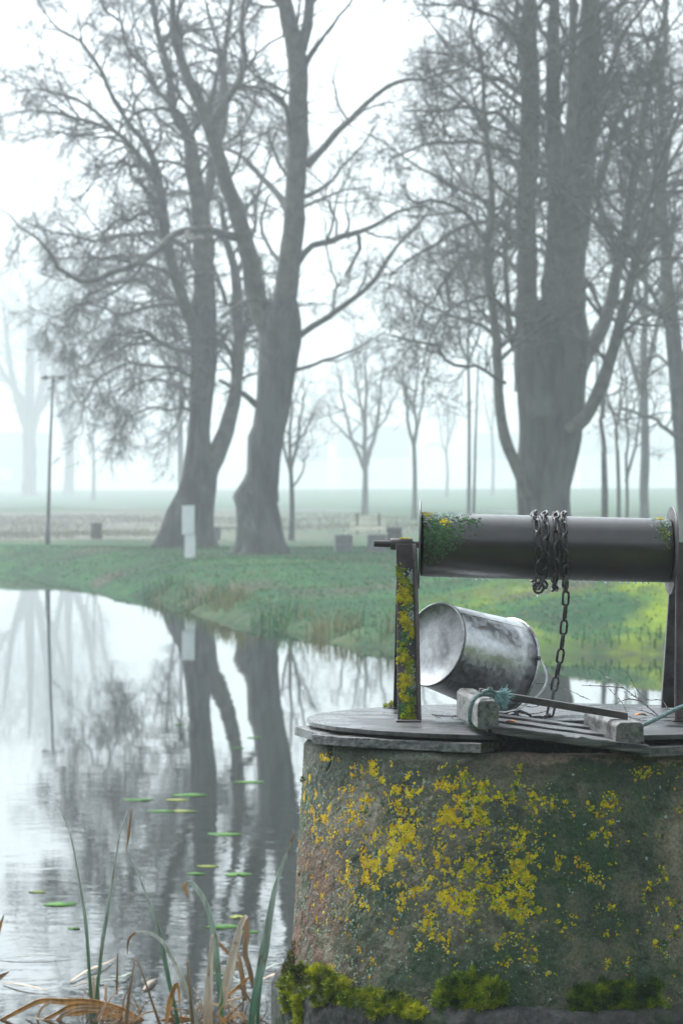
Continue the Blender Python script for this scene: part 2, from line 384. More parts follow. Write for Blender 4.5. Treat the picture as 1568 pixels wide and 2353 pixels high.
for i in range(139):
    for j in (0, 1): a = i*3+j; f.append((a, a+1, a+4, a+3))
tag(mesh('path', v, f, M_asph), 'thin dark path crossing the far misty field', kind='structure')

# haze box round everything
hm = bpy.data.materials.new('haze_air'); hm.use_nodes = True; n_ = hm.node_tree; n_.nodes.clear()
ho = n_.nodes.new('ShaderNodeOutputMaterial'); pv = n_.nodes.new('ShaderNodeVolumePrincipled'); n_.links.new(pv.outputs[0], ho.inputs['Volume'])
pv.inputs['Color'].default_value = (.93, .975, 1, 1); pv.inputs['Density'].default_value = HAZE_DENSITY; pv.inputs['Anisotropy'].default_value = .1
hz = MB().box((-215, -30, -1.6), (215, 1010, 48)).build('haze', hm, smooth=False)
tag(hz, 'pale even mist filling the whole park', kind='stuff')

# ------------------------------------------------------------------ scattered grass
def blades(name, x, y, h, w, mats, mi, lean=.35, zoff=0):
    n = len(x); z = ground_z(x, y)-.02+zoff; a = R.uniform(0, PI, n); dx = np.cos(a)*w; dy = np.sin(a)*w; la = R.uniform(0, 2*PI, n); l = R.uniform(0, lean, n)*h
    b = np.stack([x, y, z], 1); o = np.stack([dx, dy, 0*dx], 1)
    mid = b+np.stack([np.cos(la)*l*.35, np.sin(la)*l*.35, h*.55], 1); tip = b+np.stack([np.cos(la)*l, np.sin(la)*l, h], 1)
    v = np.stack([b-o, b+o, mid+o*.7, mid-o*.7, tip], 1).reshape(-1, 3); i = np.arange(n)*5
    q = np.stack([i, i+1, i+2, i+3], 1); t = np.stack([i+3, i+2, i+4], 1)
    return mesh(name, v, [q, t], mats, fm=np.concatenate([mi, mi]), smooth=False)
G1 = simple('grass_blade_green', (.008, .10, .022), (.022, .17, .036), .6, .8, 0, Specular_IOR_Level=.1); G2 = simple('grass_blade_lime', (.20, .34, .003), (.40, .45, .003), .8, .8, 0, Specular_IOR_Level=.1)
G3 = simple('grass_blade_straw', (.24, .20, .10), (.36, .29, .17), .8, .7, 0); G4 = simple('sedge_blade_olive', (.10, .13, .03), (.22, .19, .05), .8, .7, 0)
G3m = simple('meadow_blade_pale', (.20, .185, .15), (.29, .27, .23), .8, .7, 0)
def pick_land(n, x0, x1, y0, y1, smin, smax):
    x = R.uniform(x0, x1, n); y = R.uniform(y0, y1, n); s = shore_s(x, y); k = (s > smin) & (s < smax); return x[k], y[k], s[k]
x, y, s = pick_land(150000, -12, 12, 40, 92, .05, 18)
k = np.abs(x) < y*.125+1; x, y, s = x[k], y[k], s[k]
lime = (vnoise(x, y, 2.0, 8)+vnoise(x, y, .8, 9)*.5+R.uniform(-.15, .15, len(x)) > -.02) & (x > .9) & (y < 53)
mi = np.where(lime, 1, 0); mi = np.where(R.rand(len(x)) < .05, 2, mi)
tag(blades('lawn_grass', x, y, R.uniform(.02, .065, len(x)), .012, [G1, G2, G3], mi), 'short green lawn grass on the far bank', kind='stuff')
# tufts of sedge along the water's edge
x, y, s = pick_land(90000, -9, 12, 40, 90, -.10, .55); k = (vnoise(x, y, 1.1, 12)+vnoise(x, y, .4, 13)*.6 > -.08) & (y < 66); x, y, s = x[k], y[k], s[k]
mi = np.where(vnoise(x, y, 1.6, 14) > .06, 3, np.where(R.rand(len(x)) < .10, 2, 0))
hh = R.uniform(.12, .42, len(x))*(1-.3*(x > 2)); 
tag(blades('shore_sedge', x, y, hh, .010, [G1, G2, G3, G4], mi, .5), 'olive and straw sedge fringing the water', kind='stuff')
x, y, s = pick_land(110000, -34, 8, 106, 190, 1, 160); k = (vnoise(x, y, 4, 15)+vnoise(x, y, 12, 17) > R.uniform(-.5, .5, len(x))+.5*sst(-16, 6, x)+.3*sst(150, 190, y)); x, y = x[k], y[k]
tag(blades('dry_meadow_grass', x, y, R.uniform(.05, .20, len(x)), .03, [G3m, G4], (R.rand(len(x)) < .15).astype(int), .4), 'pale dry meadow grass behind the lamp post', kind='stuff')
x = R.uniform(-3, 4, 14000); y = R.uniform(5.5, 10.4, 14000); k = np.hypot(x-.505, y-8) > .78; x, y = x[k], y[k]
tag(blades('near_bank_grass', x, y, R.uniform(.03, .10, len(x)), .004, [G1, G4], (R.rand(len(x)) < .2).astype(int), .6), 'short grass on the near bank round the well', kind='stuff')

x, y, s = pick_land(9000, -11, 11, 42, 100, .3, 14); k = vnoise(x, y, 2.5, 23)+vnoise(x, y, .9, 24) > .05; x, y = x[k][:2200], y[k][:2200]; n = len(x); a = R.uniform(0, 2*PI, n); z = ground_z(x, y)+.035; w = R.uniform(.025, .05, n)
c4 = np.stack([x, y, z], 1)[:, None]; an = a[:, None]+np.array([0, 1.4, PI, PI+1.7]); v = c4+np.stack([np.cos(an)*w[:, None], np.sin(an)*w[:, None], np.tile([.0, .012, .004, .018], (n, 1))], -1)
tag(mesh('fallen_leaves', v.reshape(-1, 3), [np.arange(n*4).reshape(n, 4)], simple('dull_brown_leaves', (.10, .06, .035), (.26, .17, .09), 1.5, .8, 0), smooth=False), 'small brown fallen leaves littering the grass bank', kind='stuff')
# ------------------------------------------------------------------ trees
def grow(st, dr, ln, r0, n, wander, trop, taper=.25, rng=R):
    B = len(st); pts = np.zeros((B, n, 3)); pts[:, 0] = st; d = unit(dr.copy()); step = (ln/(n-1))[:, None]
    for i in range(1, n):
        d = unit(d+rng.normal(0, wander, (B, 3))+trop*(i/n)); pts[:, i] = pts[:, i-1]+d*step
    rad = r0[:, None]*np.linspace(1, taper, n)[None, :]; return pts, rad
def batch_tubes(pts, rad, k):
    B, n, _ = pts.shape; t = np.gradient(pts, axis=1); t = unit(t); ref = np.zeros_like(t); ref[..., 1] = 1; bad = np.abs(t[..., 1]) > .9; ref[bad] = (1, 0, 0)
    u = unit(np.cross(t, ref)); w = np.cross(t, u); a = np.arange(k)*2*PI/k
    v = pts[:, :, None, :]+rad[:, :, None, None]*(np.cos(a)[None, None, :, None]*u[:, :, None, :]+np.sin(a)[None, None, :, None]*w[:, :, None, :])
    b = np.arange(B)[:, None, None]*n*k; i = np.arange(n-1)[None, :, None]*k; q = np.arange(k)[None, None, :]; q2 = (q+1) % k
    f = np.stack([b+i+q+0*i, b+i+q2, b+i+k+q2, b+i+k+q], -1).reshape(-1, 4)
    return v.reshape(-1, 3), f
def children(pts, rad, per, lmin, lmax, rfac, angle, rng=R, tmin=.15, up=0.0):
    B, n, _ = pts.shape; N = B*per; idx = np.repeat(np.arange(B), per); t = rng.uniform(tmin, 1, N)*(n-1); i0 = np.minimum(t.astype(int), n-2); fr = (t-i0)[:, None]
    st = pts[idx, i0]*(1-fr)+pts[idx, i0+1]*fr; d = unit(pts[idx, i0+1]-pts[idx, i0]); side = unit(np.cross(d, rng.normal(0, 1, (N, 3))))
    an = rng.uniform(angle*.6, angle*1.3, N)[:, None]; nd = unit(d*np.cos(an)+side*np.sin(an)+np.array([0, 0, up]))
    ln = rng.uniform(lmin, lmax, N)*(1.15-.6*t/(n-1)); r = (rad[idx, i0]*rfac); return st, nd, ln, r

def tree(label, D, base_py, trunk, limbs, group=None, sec=2.2, sec_len=(1.2, 3.4), droop=.0, lv2=9, lv3=6, fine=.0065, seed=1, name='bare_tree', bark=None, k3=3, lenscale=1.0, scar=None, t_lo=.1):
    """trunk / limbs: polylines of (px, py, width px[, depth offset m]); every limb is a real tapered tube at its own depth"""
    rng = np.random.RandomState(seed); bx = (trunk[0][0]-784)/F*D; z0 = float(ground_z(bx, D)); root = thing(name, label, 'tree', group, (bx, D, z0))
    def cv(line):
        o = []
        for q in line:
            dy = q[3] if len(q) > 3 else 0; p = P(q[0], q[1], D+dy); o.append((*p, q[2]/2*(D+dy)/F))
        return np.array(o)
    tp = cv(trunk); tp[0, 2] = z0-.25
    sp = smooth_path(tp, .22); p = sp[:, :3].copy(); r = sp[:, 3].copy(); kk = 44; n = len(p); ang = np.arange(kk)*2*PI/kk
    ph = rng.uniform(0, 6, 4); hgt = np.arange(n)[:, None]
    wob = 1+.055*np.sin(3*ang+ph[0]+hgt*.05)+.045*np.sin(5*ang+ph[1]-hgt*.04)+.035*np.sin(8*ang+ph[2]+hgt*.11)+rng.normal(0, .010, (n, kk))+vnoise(np.tile(np.arange(kk)*.55, (n, 1)), hgt*.07+np.zeros((n, kk)), 1, seed)*.085+vnoise(np.tile(np.arange(kk)*.3, (n, 1)), hgt*.3+np.zeros((n, kk)), 1, seed+1)*.05
    wob *= (1+.05*np.sin(hgt*.55+ph[3])*np.exp(-hgt/60))
    fl = np.exp(-(p[:, 2]-z0)/.35)[:, None]*.22; wob = wob+fl*(1+1.0*np.sin(5*ang+ph[2]))
    p[:, 0] += vnoise(p[:, 2], p[:, 2]*0+seed, 1.1)*.10*(r/.4)
    V, Fc = tube(p, r, kk, wob=wob); attach(mesh('trunk', V, Fc, bark or M_bark), root)
    if scar:
        a0, a1, pa, pb = scar; sel = [i for i in range(len(p)) if Zf(pa, D) <= p[i, 2] <= Zf(pb, D)]; m_ = 22; sv = []
        ca = np.linspace(math.radians(a0), math.radians(a1), m_)
        t_, u_, w_ = frames(p)
        for ii, i in enumerate(sel):
            e0 = .22*math.sin(ii*.9)+.15*math.sin(ii*2.3); taper_ = min(1, (len(sel)-ii)/6)
            for j, a in enumerate(ca):
                aa = (ca[0]+(a-ca[0])*(.45+.55*taper_))+e0*.25; edge = min(j, m_-1-j, 3)/3*min(1, ii/2+.3)*taper_
                rr_ = r[i]*(1.0+.035*edge*1.6-.05*(1-edge))*(1+.05*math.sin(j*1.9+ii*.12)+.03*math.sin(j*3.3-ii*.3))
                sv.append(p[i]+rr_*np.array([math.cos(aa), math.sin(aa), 0])*1.04)
        sf = [(i*m_+j, i*m_+j+1, (i+1)*m_+j+1, (i+1)*m_+j) for i in range(len(sel)-1) for j in range(m_-1)]
        o_ = attach(mesh('bare_wood_scar', sv, sf, M_scar), root)
    vs = []; fs = []; nv = 0
    def put(v, f):
        nonlocal nv
        vs.append(v); fs.append(np.asarray(f)+nv); nv += len(v)
    seeds = []
    for li, line in enumerate(limbs):
        q = smooth_path(cv(line), .28); pp = q[:, :3].copy(); n = len(pp); amp = .48*np.clip(.06/np.maximum(q[:, 3], .02), .25, 1.6)
        for a in range(3): pp[:, a] += (vnoise(np.arange(n)*1.0, np.full(n, li*7.3+a), 3.2, seed)*.42+vnoise(np.arange(n)*1.0, np.full(n, li*3.1+a), 1.3, seed+2)*.20)*amp*np.clip(np.arange(n)/4, 0, 1)
        w = 1+rng.normal(0, .06, (n, 8)); v_, f_ = tube(pp, q[:, 3], 8, cap=False, wob=w); put(v_, f_)
        L = n*.28; m = max(2, int(L*sec)); t = rng.uniform(t_lo if line[0][2] < 40 else .25, 1, m)**.85*(n-1.01); i0 = t.astype(int); fr = (t-i0)[:, None]
        st = pp[i0]*(1-fr)+pp[i0+1]*fr; dd = unit(pp[i0+1]-pp[i0]); side = unit(np.cross(dd, rng.normal(0, 1, (m, 3)))); an = rng.uniform(.5, 1.25, m)[:, None]
        nd = unit(dd*np.cos(an)+side*np.sin(an)+np.array([0, 0, .12-droop*.3])); seeds.append((st, nd, np.clip(q[i0, 3]*.55, .012, .050)))
    st = np.concatenate([a for a, _, _ in seeds]); nd = np.concatenate([b for _, b, _ in seeds]); r0 = np.concatenate([c for _, _, c in seeds])
    ln = rng.uniform(sec_len[0], sec_len[1], len(st))*np.clip(r0/.03, .5, 1.25)*lenscale
    trop = np.array([0, 0, .16-droop*.55])
    A, Ar = grow(st, nd, ln, r0, 9, .24, trop, .22, rng); v_, f_ = batch_tubes(A, Ar, 5); put(v_, f_)
    c = children(A, Ar, lv2, .45*lenscale, 1.35*lenscale, .55, .85, rng, .12, .05-droop*.25); B, Br = grow(*c[:3], np.clip(c[3], fine*1.2, .03), 6, .26, trop*1.2, .35, rng); v_, f_ = batch_tubes(B, Br, 3); put(v_, f_)
    if lv3:
        c = children(B, Br, lv3, .18*lenscale, .62*lenscale, .7, .8, rng, .2, .04-droop*.2); C_, Cr = grow(*c[:3], np.clip(c[3], fine, .012), 4, .25, trop, .5, rng); v_, f_ = batch_tubes(C_, Cr, k3); put(v_, f_)
    quads = np.concatenate([np.asarray(a).reshape(-1, 4) for a in fs]); attach(mesh('crown', np.concatenate(vs), [quads], M_twig), root)
    return root

GT = 'large bare trees on the far bank'
tree('tall bare tree with a pale scarred trunk bulging low on its left side', 80, 1270,
     [(601, 1290, 112), (600, 1245, 104), (596, 1200, 96), (588, 1163, 90), (584, 1141, 98), (595, 1112, 78), (601, 1088, 70), (605, 1050, 70), (609, 1010, 76), (616, 985, 70), (621, 950, 76), (630, 850, 86), (640, 760, 92), (648, 690, 70)],
     [[(650, 720, 62), (663, 600, 52), (674, 500, 48), (684, 350, 48), (686, 200, 46), (678, 110, 44), (655, 20, 36), (640, -120, 28), (630, -300, 14)],
      [(682, 140, 30), (704, 60, 26), (714, -40, 20), (722, -200, 12)],
      [(618, 750, 60), (590, 690, 48), (574, 600, 42, -.5), (545, 500, 38, -1), (510, 400, 34, -1.4), (480, 290, 32, -1.5), (450, 210, 28, -1.5), (418, 140, 22, -1.5), (398, 60, 18, -1.5), (392, -60, 12, -1.5)],
      [(486, 310, 26, -1.5), (500, 260, 22, -1.3), (545, 190, 16, -1), (560, 100, 12, -.6), (552, -20, 8)],
      [(684, 604, 16), (720, 562, 15), (768, 548, 15), (830, 532, 12, .5), (900, 508, 9, .9), (968, 480, 5, 1.2)],
      [(824, 540, 10), (826, 570, 9), (808, 605, 6), (790, 640, 4)],
      [(680, 778, 17), (740, 732, 14, -.4), (800, 690, 12, -.8), (860, 642, 10, -1), (905, 580, 7, -1.2), (960, 515, 4, -1.4)],
      [(678, 850, 9), (750, 832, 7, -.5), (830, 792, 5, -1), (880, 760, 3, -1.3)],
      [(704, 380, 20), (750, 335, 17, .3), (800, 282, 14, .7), (860, 222, 12, 1), (930, 186, 9, 1.3), (1050, 168, 5, 1.8)],
      [(700, 452, 12), (745, 430, 8, .5), (800, 370, 6, 1.2), (868, 290, 4, 1.9)], [(698, 475, 8), (760, 450, 6, -.5), (850, 425, 4, -1)],
      [(660, 480, 20), (620, 420, 14, .8), (560, 365, 11, 1.5), (500, 345, 7, 2.2)],
      [(668, 320, 14), (652, 250, 11, -.5), (600, 198, 9, -1), (540, 190, 6, -1.5)], [(676, 420, 10), (640, 380, 8, .5), (600, 300, 6, 1)],
      [(694, 160, 12), (740, 90, 9, -.4), (800, 20, 6, -1), (850, -70, 4, -1.4)], [(690, 90, 8), (668, 30, 6), (610, -40, 4)],
      [(545, 545, 22, -.8), (470, 528, 18, -1.8), (400, 542, 17, -2.4), (340, 592, 16, -3), (262, 622, 14, -3.4), (192, 642, 12, -3.7), (150, 615, 9, -4), (112, 560, 7, -4), (60, 530, 5, -4.2), (-10, 480, 3, -4.4)],
      [(640, 700, 9), (560, 690, 8, -1.2), (500, 735, 6, -2)], [(588, 930, 16), (545, 890, 12, -.8), (510, 860, 7, -1.4)],
      [(600, 250, 6), (570, 220, 5), (520, 100, 4)], [(660, 610, 12), (610, 570, 9, .8), (590, 520, 7, 1.2), (625, 440, 5, 1.8)]],
     GT, sec=1.35, sec_len=(1.0, 3.0), lv2=7, lv3=4, seed=3, scar=(188, 275, 1262, 1055))
tree('big bare tree forked low down, directly behind the white utility box', 90, 1256,
     [(424, 1275, 114), (424, 1228, 113), (431, 1190, 108), (448, 1145, 86), (458, 1100, 74), (456, 1050, 62), (456, 990, 50), (460, 900, 54), (468, 780, 58), (470, 690, 52)],
     [[(470, 720, 52), (468, 600, 48), (462, 500, 42), (448, 400, 36), (432, 320, 30), (400, 250, 22), (390, 160, 17), (365, 40, 13), (350, -120, 8)],
      [(462, 500, 26), (480, 430, 24, .8), (500, 340, 22, 1.5), (515, 250, 18, 2), (520, 120, 12, 2.5), (530, -40, 8, 3)],
      [(466, 1130, 50), (484, 1075, 46), (504, 1030, 42), (519, 988, 37), (541, 900, 29), (546, 800, 27), (544, 700, 25), (540, 640, 22), (520, 560, 16), (505, 470, 11)],
      [(452, 870, 9), (395, 850, 8, -1.2), (320, 830, 6, -2), (240, 860, 5, -3), (200, 930, 3, -3.6)], [(452, 700, 11), (360, 700, 9, .6), (270, 720, 7, 1.2), (190, 700, 5, 1.6), (110, 740, 3, 2)], [(452, 950, 7), (410, 930, 6, -1), (350, 935, 5, -2), (290, 960, 3, -2.6)], [(450, 770, 30), (418, 680, 28, -.6), (390, 590, 25, -1), (376, 500, 22, -1.2), (366, 430, 19, -1.3), (340, 340, 15, -1.5), (290, 280, 12, -1.8), (230, 180, 9, -2.2), (160, 80, 7, -2.6), (100, 0, 4, -3)],
      [(366, 430, 15, -1.3), (310, 350, 12, -2), (240, 290, 10, -2.6), (150, 265, 8, -3), (60, 262, 5, -3.4), (5, 270, 3, -3.5)],
      [(360, 400, 12, -1), (280, 318, 10, -.4), (200, 240, 8, 0), (130, 205, 5, .5), (40, 210, 3, 1)], [(370, 480, 10, -1), (300, 500, 8, -1.8), (250, 520, 6, -2.6), (215, 560, 4, -3.3)],
      [(460, 640, 16), (420, 560, 13, 1.2), (350, 540, 10, 2.2), (240, 545, 8, 3.2), (150, 540, 5, 4), (60, 500, 3, 4.8)],
      [(455, 820, 12), (400, 800, 10, -1.6), (330, 760, 9, -3), (250, 780, 7, -4.2), (190, 850, 4, -5)], [(450, 740, 13), (390, 690, 11, 1.5), (320, 650, 9, 3), (230, 665, 7, 4.2), (160, 740, 4, 5)],
      [(455, 900, 10), (400, 885, 8, 1.4), (340, 870, 6, 2.6), (280, 905, 4, 3.6)], [(520, 700, 10), (500, 640, 9), (470, 560, 7), (440, 480, 5)],
      [(430, 330, 13), (480, 230, 11, -1), (500, 130, 9, -1.6), (470, 0, 6, -2)], [(400, 250, 12), (330, 160, 10, 1.6), (270, 60, 7, 2.4), (240, -60, 4, 3)], [(540, 640, 11), (590, 520, 8, 1), (600, 420, 6, 1.8), (640, 300, 4, 2.4)],
      [(548, 760, 7), (590, 760, 6, 1), (560, 700, 4, 2)]],
     GT, sec=3.0, sec_len=(1.2, 3.6), droop=.5, lv2=13, lv3=7, seed=8, lenscale=.95)
tree('massive bare tree with several parallel stems rising behind the windlass drum', 72, 1290,
     [(1250, 1310, 132), (1249, 1180, 121), (1251, 1090, 124), (1254, 1000, 130), (1257, 900, 150), (1258, 840, 160), (1262, 760, 148), (1266, 690, 120)],
     [[(1208, 900, 56), (1209, 780, 56), (1210, 640, 50), (1210, 500, 46), (1212, 350, 46), (1213, 200, 44), (1214, 60, 38), (1216, -120, 28), (1218, -300, 14)],
      [(1278, 860, 104), (1292, 740, 104), (1296, 620, 100), (1294, 500, 88), (1284, 420, 58), (1273, 300, 38), (1270, 160, 32), (1272, 20, 26), (1270, -180, 14)],
      [(1308, 640, 58, .4), (1322, 520, 60, .6), (1334, 420, 60, .8), (1343, 300, 58, 1), (1350, 160, 54, 1.1), (1354, 20, 46, 1.2), (1360, -160, 28, 1.3), (1362, -320, 12, 1.3)],
      [(1290, 520, 30), (1302, 400, 28, -1), (1310, 260, 24, -1.3), (1312, 120, 20, -1.5), (1318, -60, 14, -1.7)],
      [(1208, 1140, 24, -.6), (1182, 1060, 26, -.8), (1160, 1000, 25, -.9), (1150, 930, 23, -1), (1142, 820, 22, -1), (1131, 690, 20, -1.1), (1122, 560, 17, -1.2), (1118, 430, 14, -1.3), (1108, 300, 11, -1.4), (1095, 160, 8, -1.5), (1090, 0, 6, -1.5)],
      [(1215, 960, 14, .8), (1190, 840, 15, 1.2), (1172, 720, 13, 1.5), (1160, 600, 11, 1.6), (1165, 450, 8, 1.8)],
      [(1308, 990, 34, -.6), (1340, 960, 32, -.8), (1372, 905, 32, -1), (1400, 830, 28, -1.2), (1424, 740, 24, -1.4), (1450, 640, 21, -1.6), (1480, 500, 17, -1.9), (1515, 380, 13, -2.2), (1555, 260, 9, -2.5), (1600, 100, 6, -3)],
      [(1322, 870, 36, .5), (1352, 810, 35, .9), (1385, 750, 31, 1.2), (1410, 650, 26, 1.5), (1430, 540, 22, 1.8), (1450, 420, 18, 2), (1475, 300, 15, 2.2), (1500, 150, 12, 2.4), (1520, 0, 9, 2.6)],
      [(1365, 450, 20, 1.8), (1400, 330, 15, 2), (1440, 230, 11, 2.4), (1500, 120, 8, 2.8)], [(1430, 540, 14, 1.8), (1480, 500, 12, 2.2), (1550, 440, 10, 2.6), (1640, 420, 6, 3)],
      [(1160, 880, 8, -1), (1080, 835, 8, -2.2), (1000, 800, 7, -3.2), (930, 785, 5, -4), (880, 775, 3, -4.5)],
      [(1122, 560, 12, -1.2), (1060, 490, 10, -2), (990, 470, 8, -2.8), (930, 450, 5, -3.5)], [(1206, 640, 14, 0), (1130, 580, 11, 1.4), (1060, 600, 9, 2.5), (990, 680, 6, 3.4), (960, 770, 4, 4)],
      [(1208, 560, 14), (1120, 510, 11, .8), (1030, 540, 9, 1.4), (950, 590, 6, 2), (905, 640, 4, 2.5)], [(1212, 420, 14), (1150, 350, 11, 1), (1050, 330, 9, 1.8), (960, 340, 6, 2.4), (890, 380, 4, 3)],
      [(1214, 330, 13), (1130, 270, 11, -1), (1040, 260, 8, -2), (940, 265, 5, -3)], [(1216, 230, 13), (1130, 170, 10, 1.4), (1040, 130, 8, 2.4), (960, 120, 5, 3)],
      [(1218, 150, 13), (1150, 60, 10, -1), (1060, 20, 7, -2), (960, 10, 4, -3)], [(1220, 50, 12), (1150, -40, 9, 1), (1060, -100, 6, 2)], [(1108, 300, 9, -1.4), (1050, 210, 7, -1), (980, 160, 5, -.6)],
      [(1284, 640, 14, -.5), (1240, 560, 10, -2.2), (1180, 480, 8, -3.8), (1120, 380, 5, -5)], [(1350, 250, 14, 1), (1400, 160, 11, .4), (1450, 60, 8, -.2), (1500, -60, 5, -.6)],
      [(1346, 330, 13, 1), (1390, 270, 10, 0), (1440, 200, 8, -1), (1510, 180, 5, -2)], [(1270, 240, 12), (1300, 130, 9, -1.2), (1400, 50, 6, -2.6)], [(1400, 700, 12, 1.3), (1460, 690, 10, 2), (1540, 720, 7, 2.8), (1620, 780, 4, 3.5)],
      [(1450, 640, 12, -1.6), (1510, 600, 9, -2.4), (1580, 600, 6, -3)], [(1206, 740, 11), (1150, 700, 9, -2), (1080, 690, 7, -3.4), (1010, 740, 5, -4.6), (985, 850, 3, -5.4)]],
     GT, sec=2.7, sec_len=(1.2, 3.6), droop=.10, lv2=11, lv3=6, seed=15)
tree('big bare tree cut off by the right edge of the photo', 92, 1255,
     [(1592, 1262, 84), (1584, 1180, 60), (1574, 1080, 46), (1566, 980, 40), (1556, 880, 36), (1548, 780, 34), (1540, 700, 30)],
     [[(1540, 720, 30), (1528, 600, 27), (1520, 480, 24), (1525, 350, 20), (1518, 200, 16), (1530, 60, 12), (1525, -100, 8)], [(1552, 860, 24), (1600, 760, 22, 1), (1650, 640, 18, 1.6), (1680, 500, 14, 2)],
      [(1560, 1010, 11), (1520, 970, 9, -1), (1470, 950, 7, -2), (1420, 930, 4, -3)], [(1545, 780, 14), (1500, 690, 11, -1), (1450, 620, 8, -1.8), (1400, 590, 5, -2.4)], [(1530, 620, 13), (1580, 540, 10, 1), (1640, 430, 6, 1.8)],
      [(1522, 460, 12), (1470, 380, 9, .8), (1420, 300, 6, 1.4)], [(1524, 400, 11), (1580, 300, 8, -1), (1620, 180, 5, -1.6)], [(1520, 260, 10), (1460, 160, 7, -1), (1420, 60, 5, -1.6)], [(1550, 850, 10), (1500, 820, 8, 1), (1450, 850, 5, 1.9)]],
     GT, sec=2.6, sec_len=(1.3, 3.6), droop=.15, lv2=8, lv3=5, seed=21)
# thinner trees in the mist
def sapling(label, D, px, base, w, top, forks, seed, group='slender park trees in the mist', sec=1.5, ls=.9, bark=None, lv3=4):
    tr = [(px, base, w), (px+2, base-(base-top)*.2, w*.85), (px-1, base-(base-top)*.45, w*.72)]
    limbs = [[(px-1, base-(base-top)*.40, w*.7), (px+3, base-(base-top)*.7, w*.5), (px, top, w*.2)]]
    for dx, h0, h1, ww in forks:
        a = base-(base-top)*h0; b = base-(base-top)*h1
        limbs.append([(px, a, w*ww, 0), (px+dx*.55, a+(b-a)*.35, w*ww*.8, dx*.008), (px+dx*.85, a+(b-a)*.7, w*ww*.55, -dx*.01), (px+dx, b, w*ww*.25, dx*.02)])
    return tree(label, D, base, tr, limbs, group, sec=sec, sec_len=(1.2, 3.0), lv2=6, lv3=lv3, seed=seed, name='slender_tree', lenscale=ls, fine=.005, bark=bark or M_bark_s)
sapling('slender forked young tree rising behind the slatted bench', 175, 837, 1190, 15, 800, [(-60, .28, .9, .6), (45, .28, .95, .75), (-90, .4, .7, .4), (80, .45, .8, .4), (-25, .55, 1, .5)], 31)
sapling('thin leaning young tree just right of the scarred trunk', 103, 668, 1242, 13, 850, [(-30, .4, .8, .6), (35, .42, .95, .6), (60, .55, .8, .4), (50, .3, .6, .4)], 32)
sapling('thin young tree behind the windlass post, forked at half height', 150, 951, 1205, 12, 770, [(-28, .4, .95, .7), (30, .42, 1, .6), (-45, .6, .9, .4)], 33)
sapling('dark thin straight tree between the massive tree and the right flange', 88, 1386, 1262, 17, 760, [(-20, .6, .95, .5), (30, .7, 1, .5)], 34, sec=.8)
sapling('thin pale tree, middle of the three thin ones right of the massive trunk', 100, 1418, 1240, 11, 780, [(-25, .5, .95, .5), (20, .6, 1, .5)], 35, sec=.9)
sapling('thinnest tree leaning right, nearest the drum flange among the three thin ones', 104, 1437, 1238, 9, 800, [(35, .3, .95, .8), (50, .6, 1, .5)], 36, sec=.9)
sapling('very pale broad tree fading in the mist at the far left', 520, 68, 1128, 34, 640, [(-60, .25, .9, .6), (50, .22, .95, .6), (90, .3, .8, .5), (-100, .4, .8, .4)], 37, sec=2.6, ls=4.0, lv3=3)
sapling('very pale tree fading in the mist beside the lamp post', 540, 158, 1128, 24, 620, [(-50, .2, .95, .7), (75, .2, 1, .8), (110, .3, .8, .5)], 38, sec=2.6, ls=4.0, lv3=3)
sapling('pale stick thin tree alone in the misty field left', 400, 214, 1135, 9, 860, [(-20, .4, .9, .6), (25, .5, 1, .6)], 39, sec=1.4)
sapling('pale tree showing just left of the leaning trunk', 240, 414, 1205, 17, 700, [(-30, .4, .9, .6), (-60, .6, .95, .5)], 40, sec=2)
sapling('faint tree in the mist left of the massive trunk', 400, 1130, 1134, 8, 800, [(-25, .4, .9, .6), (30, .5, 1, .6)], 41, sec=1.4)
sapling('faint small tree behind the bench between the two thin trees', 380, 1025, 1136, 8, 920, [(-20, .4, .9, .6), (22, .5, 1, .6)], 42, sec=1.4)
sapling('bushy bare tree standing behind the massive tree on the right', 125, 1478, 1205, 22, 250, [(-90, .3, .8, .6), (80, .35, .9, .6), (-50, .5, 1, .5), (60, .6, 1.05, .5), (-130, .5, .9, .4)], 43, sec=3, ls=1.5)
sapling('bushy bare tree whose twigs fill the gap left of the massive trunk', 132, 1075, 1205, 9, 300, [(-60, .4, .8, .7), (70, .4, .9, .7), (-80, .6, .95, .5), (50, .7, 1, .5)], 44, sec=3, ls=1.5)

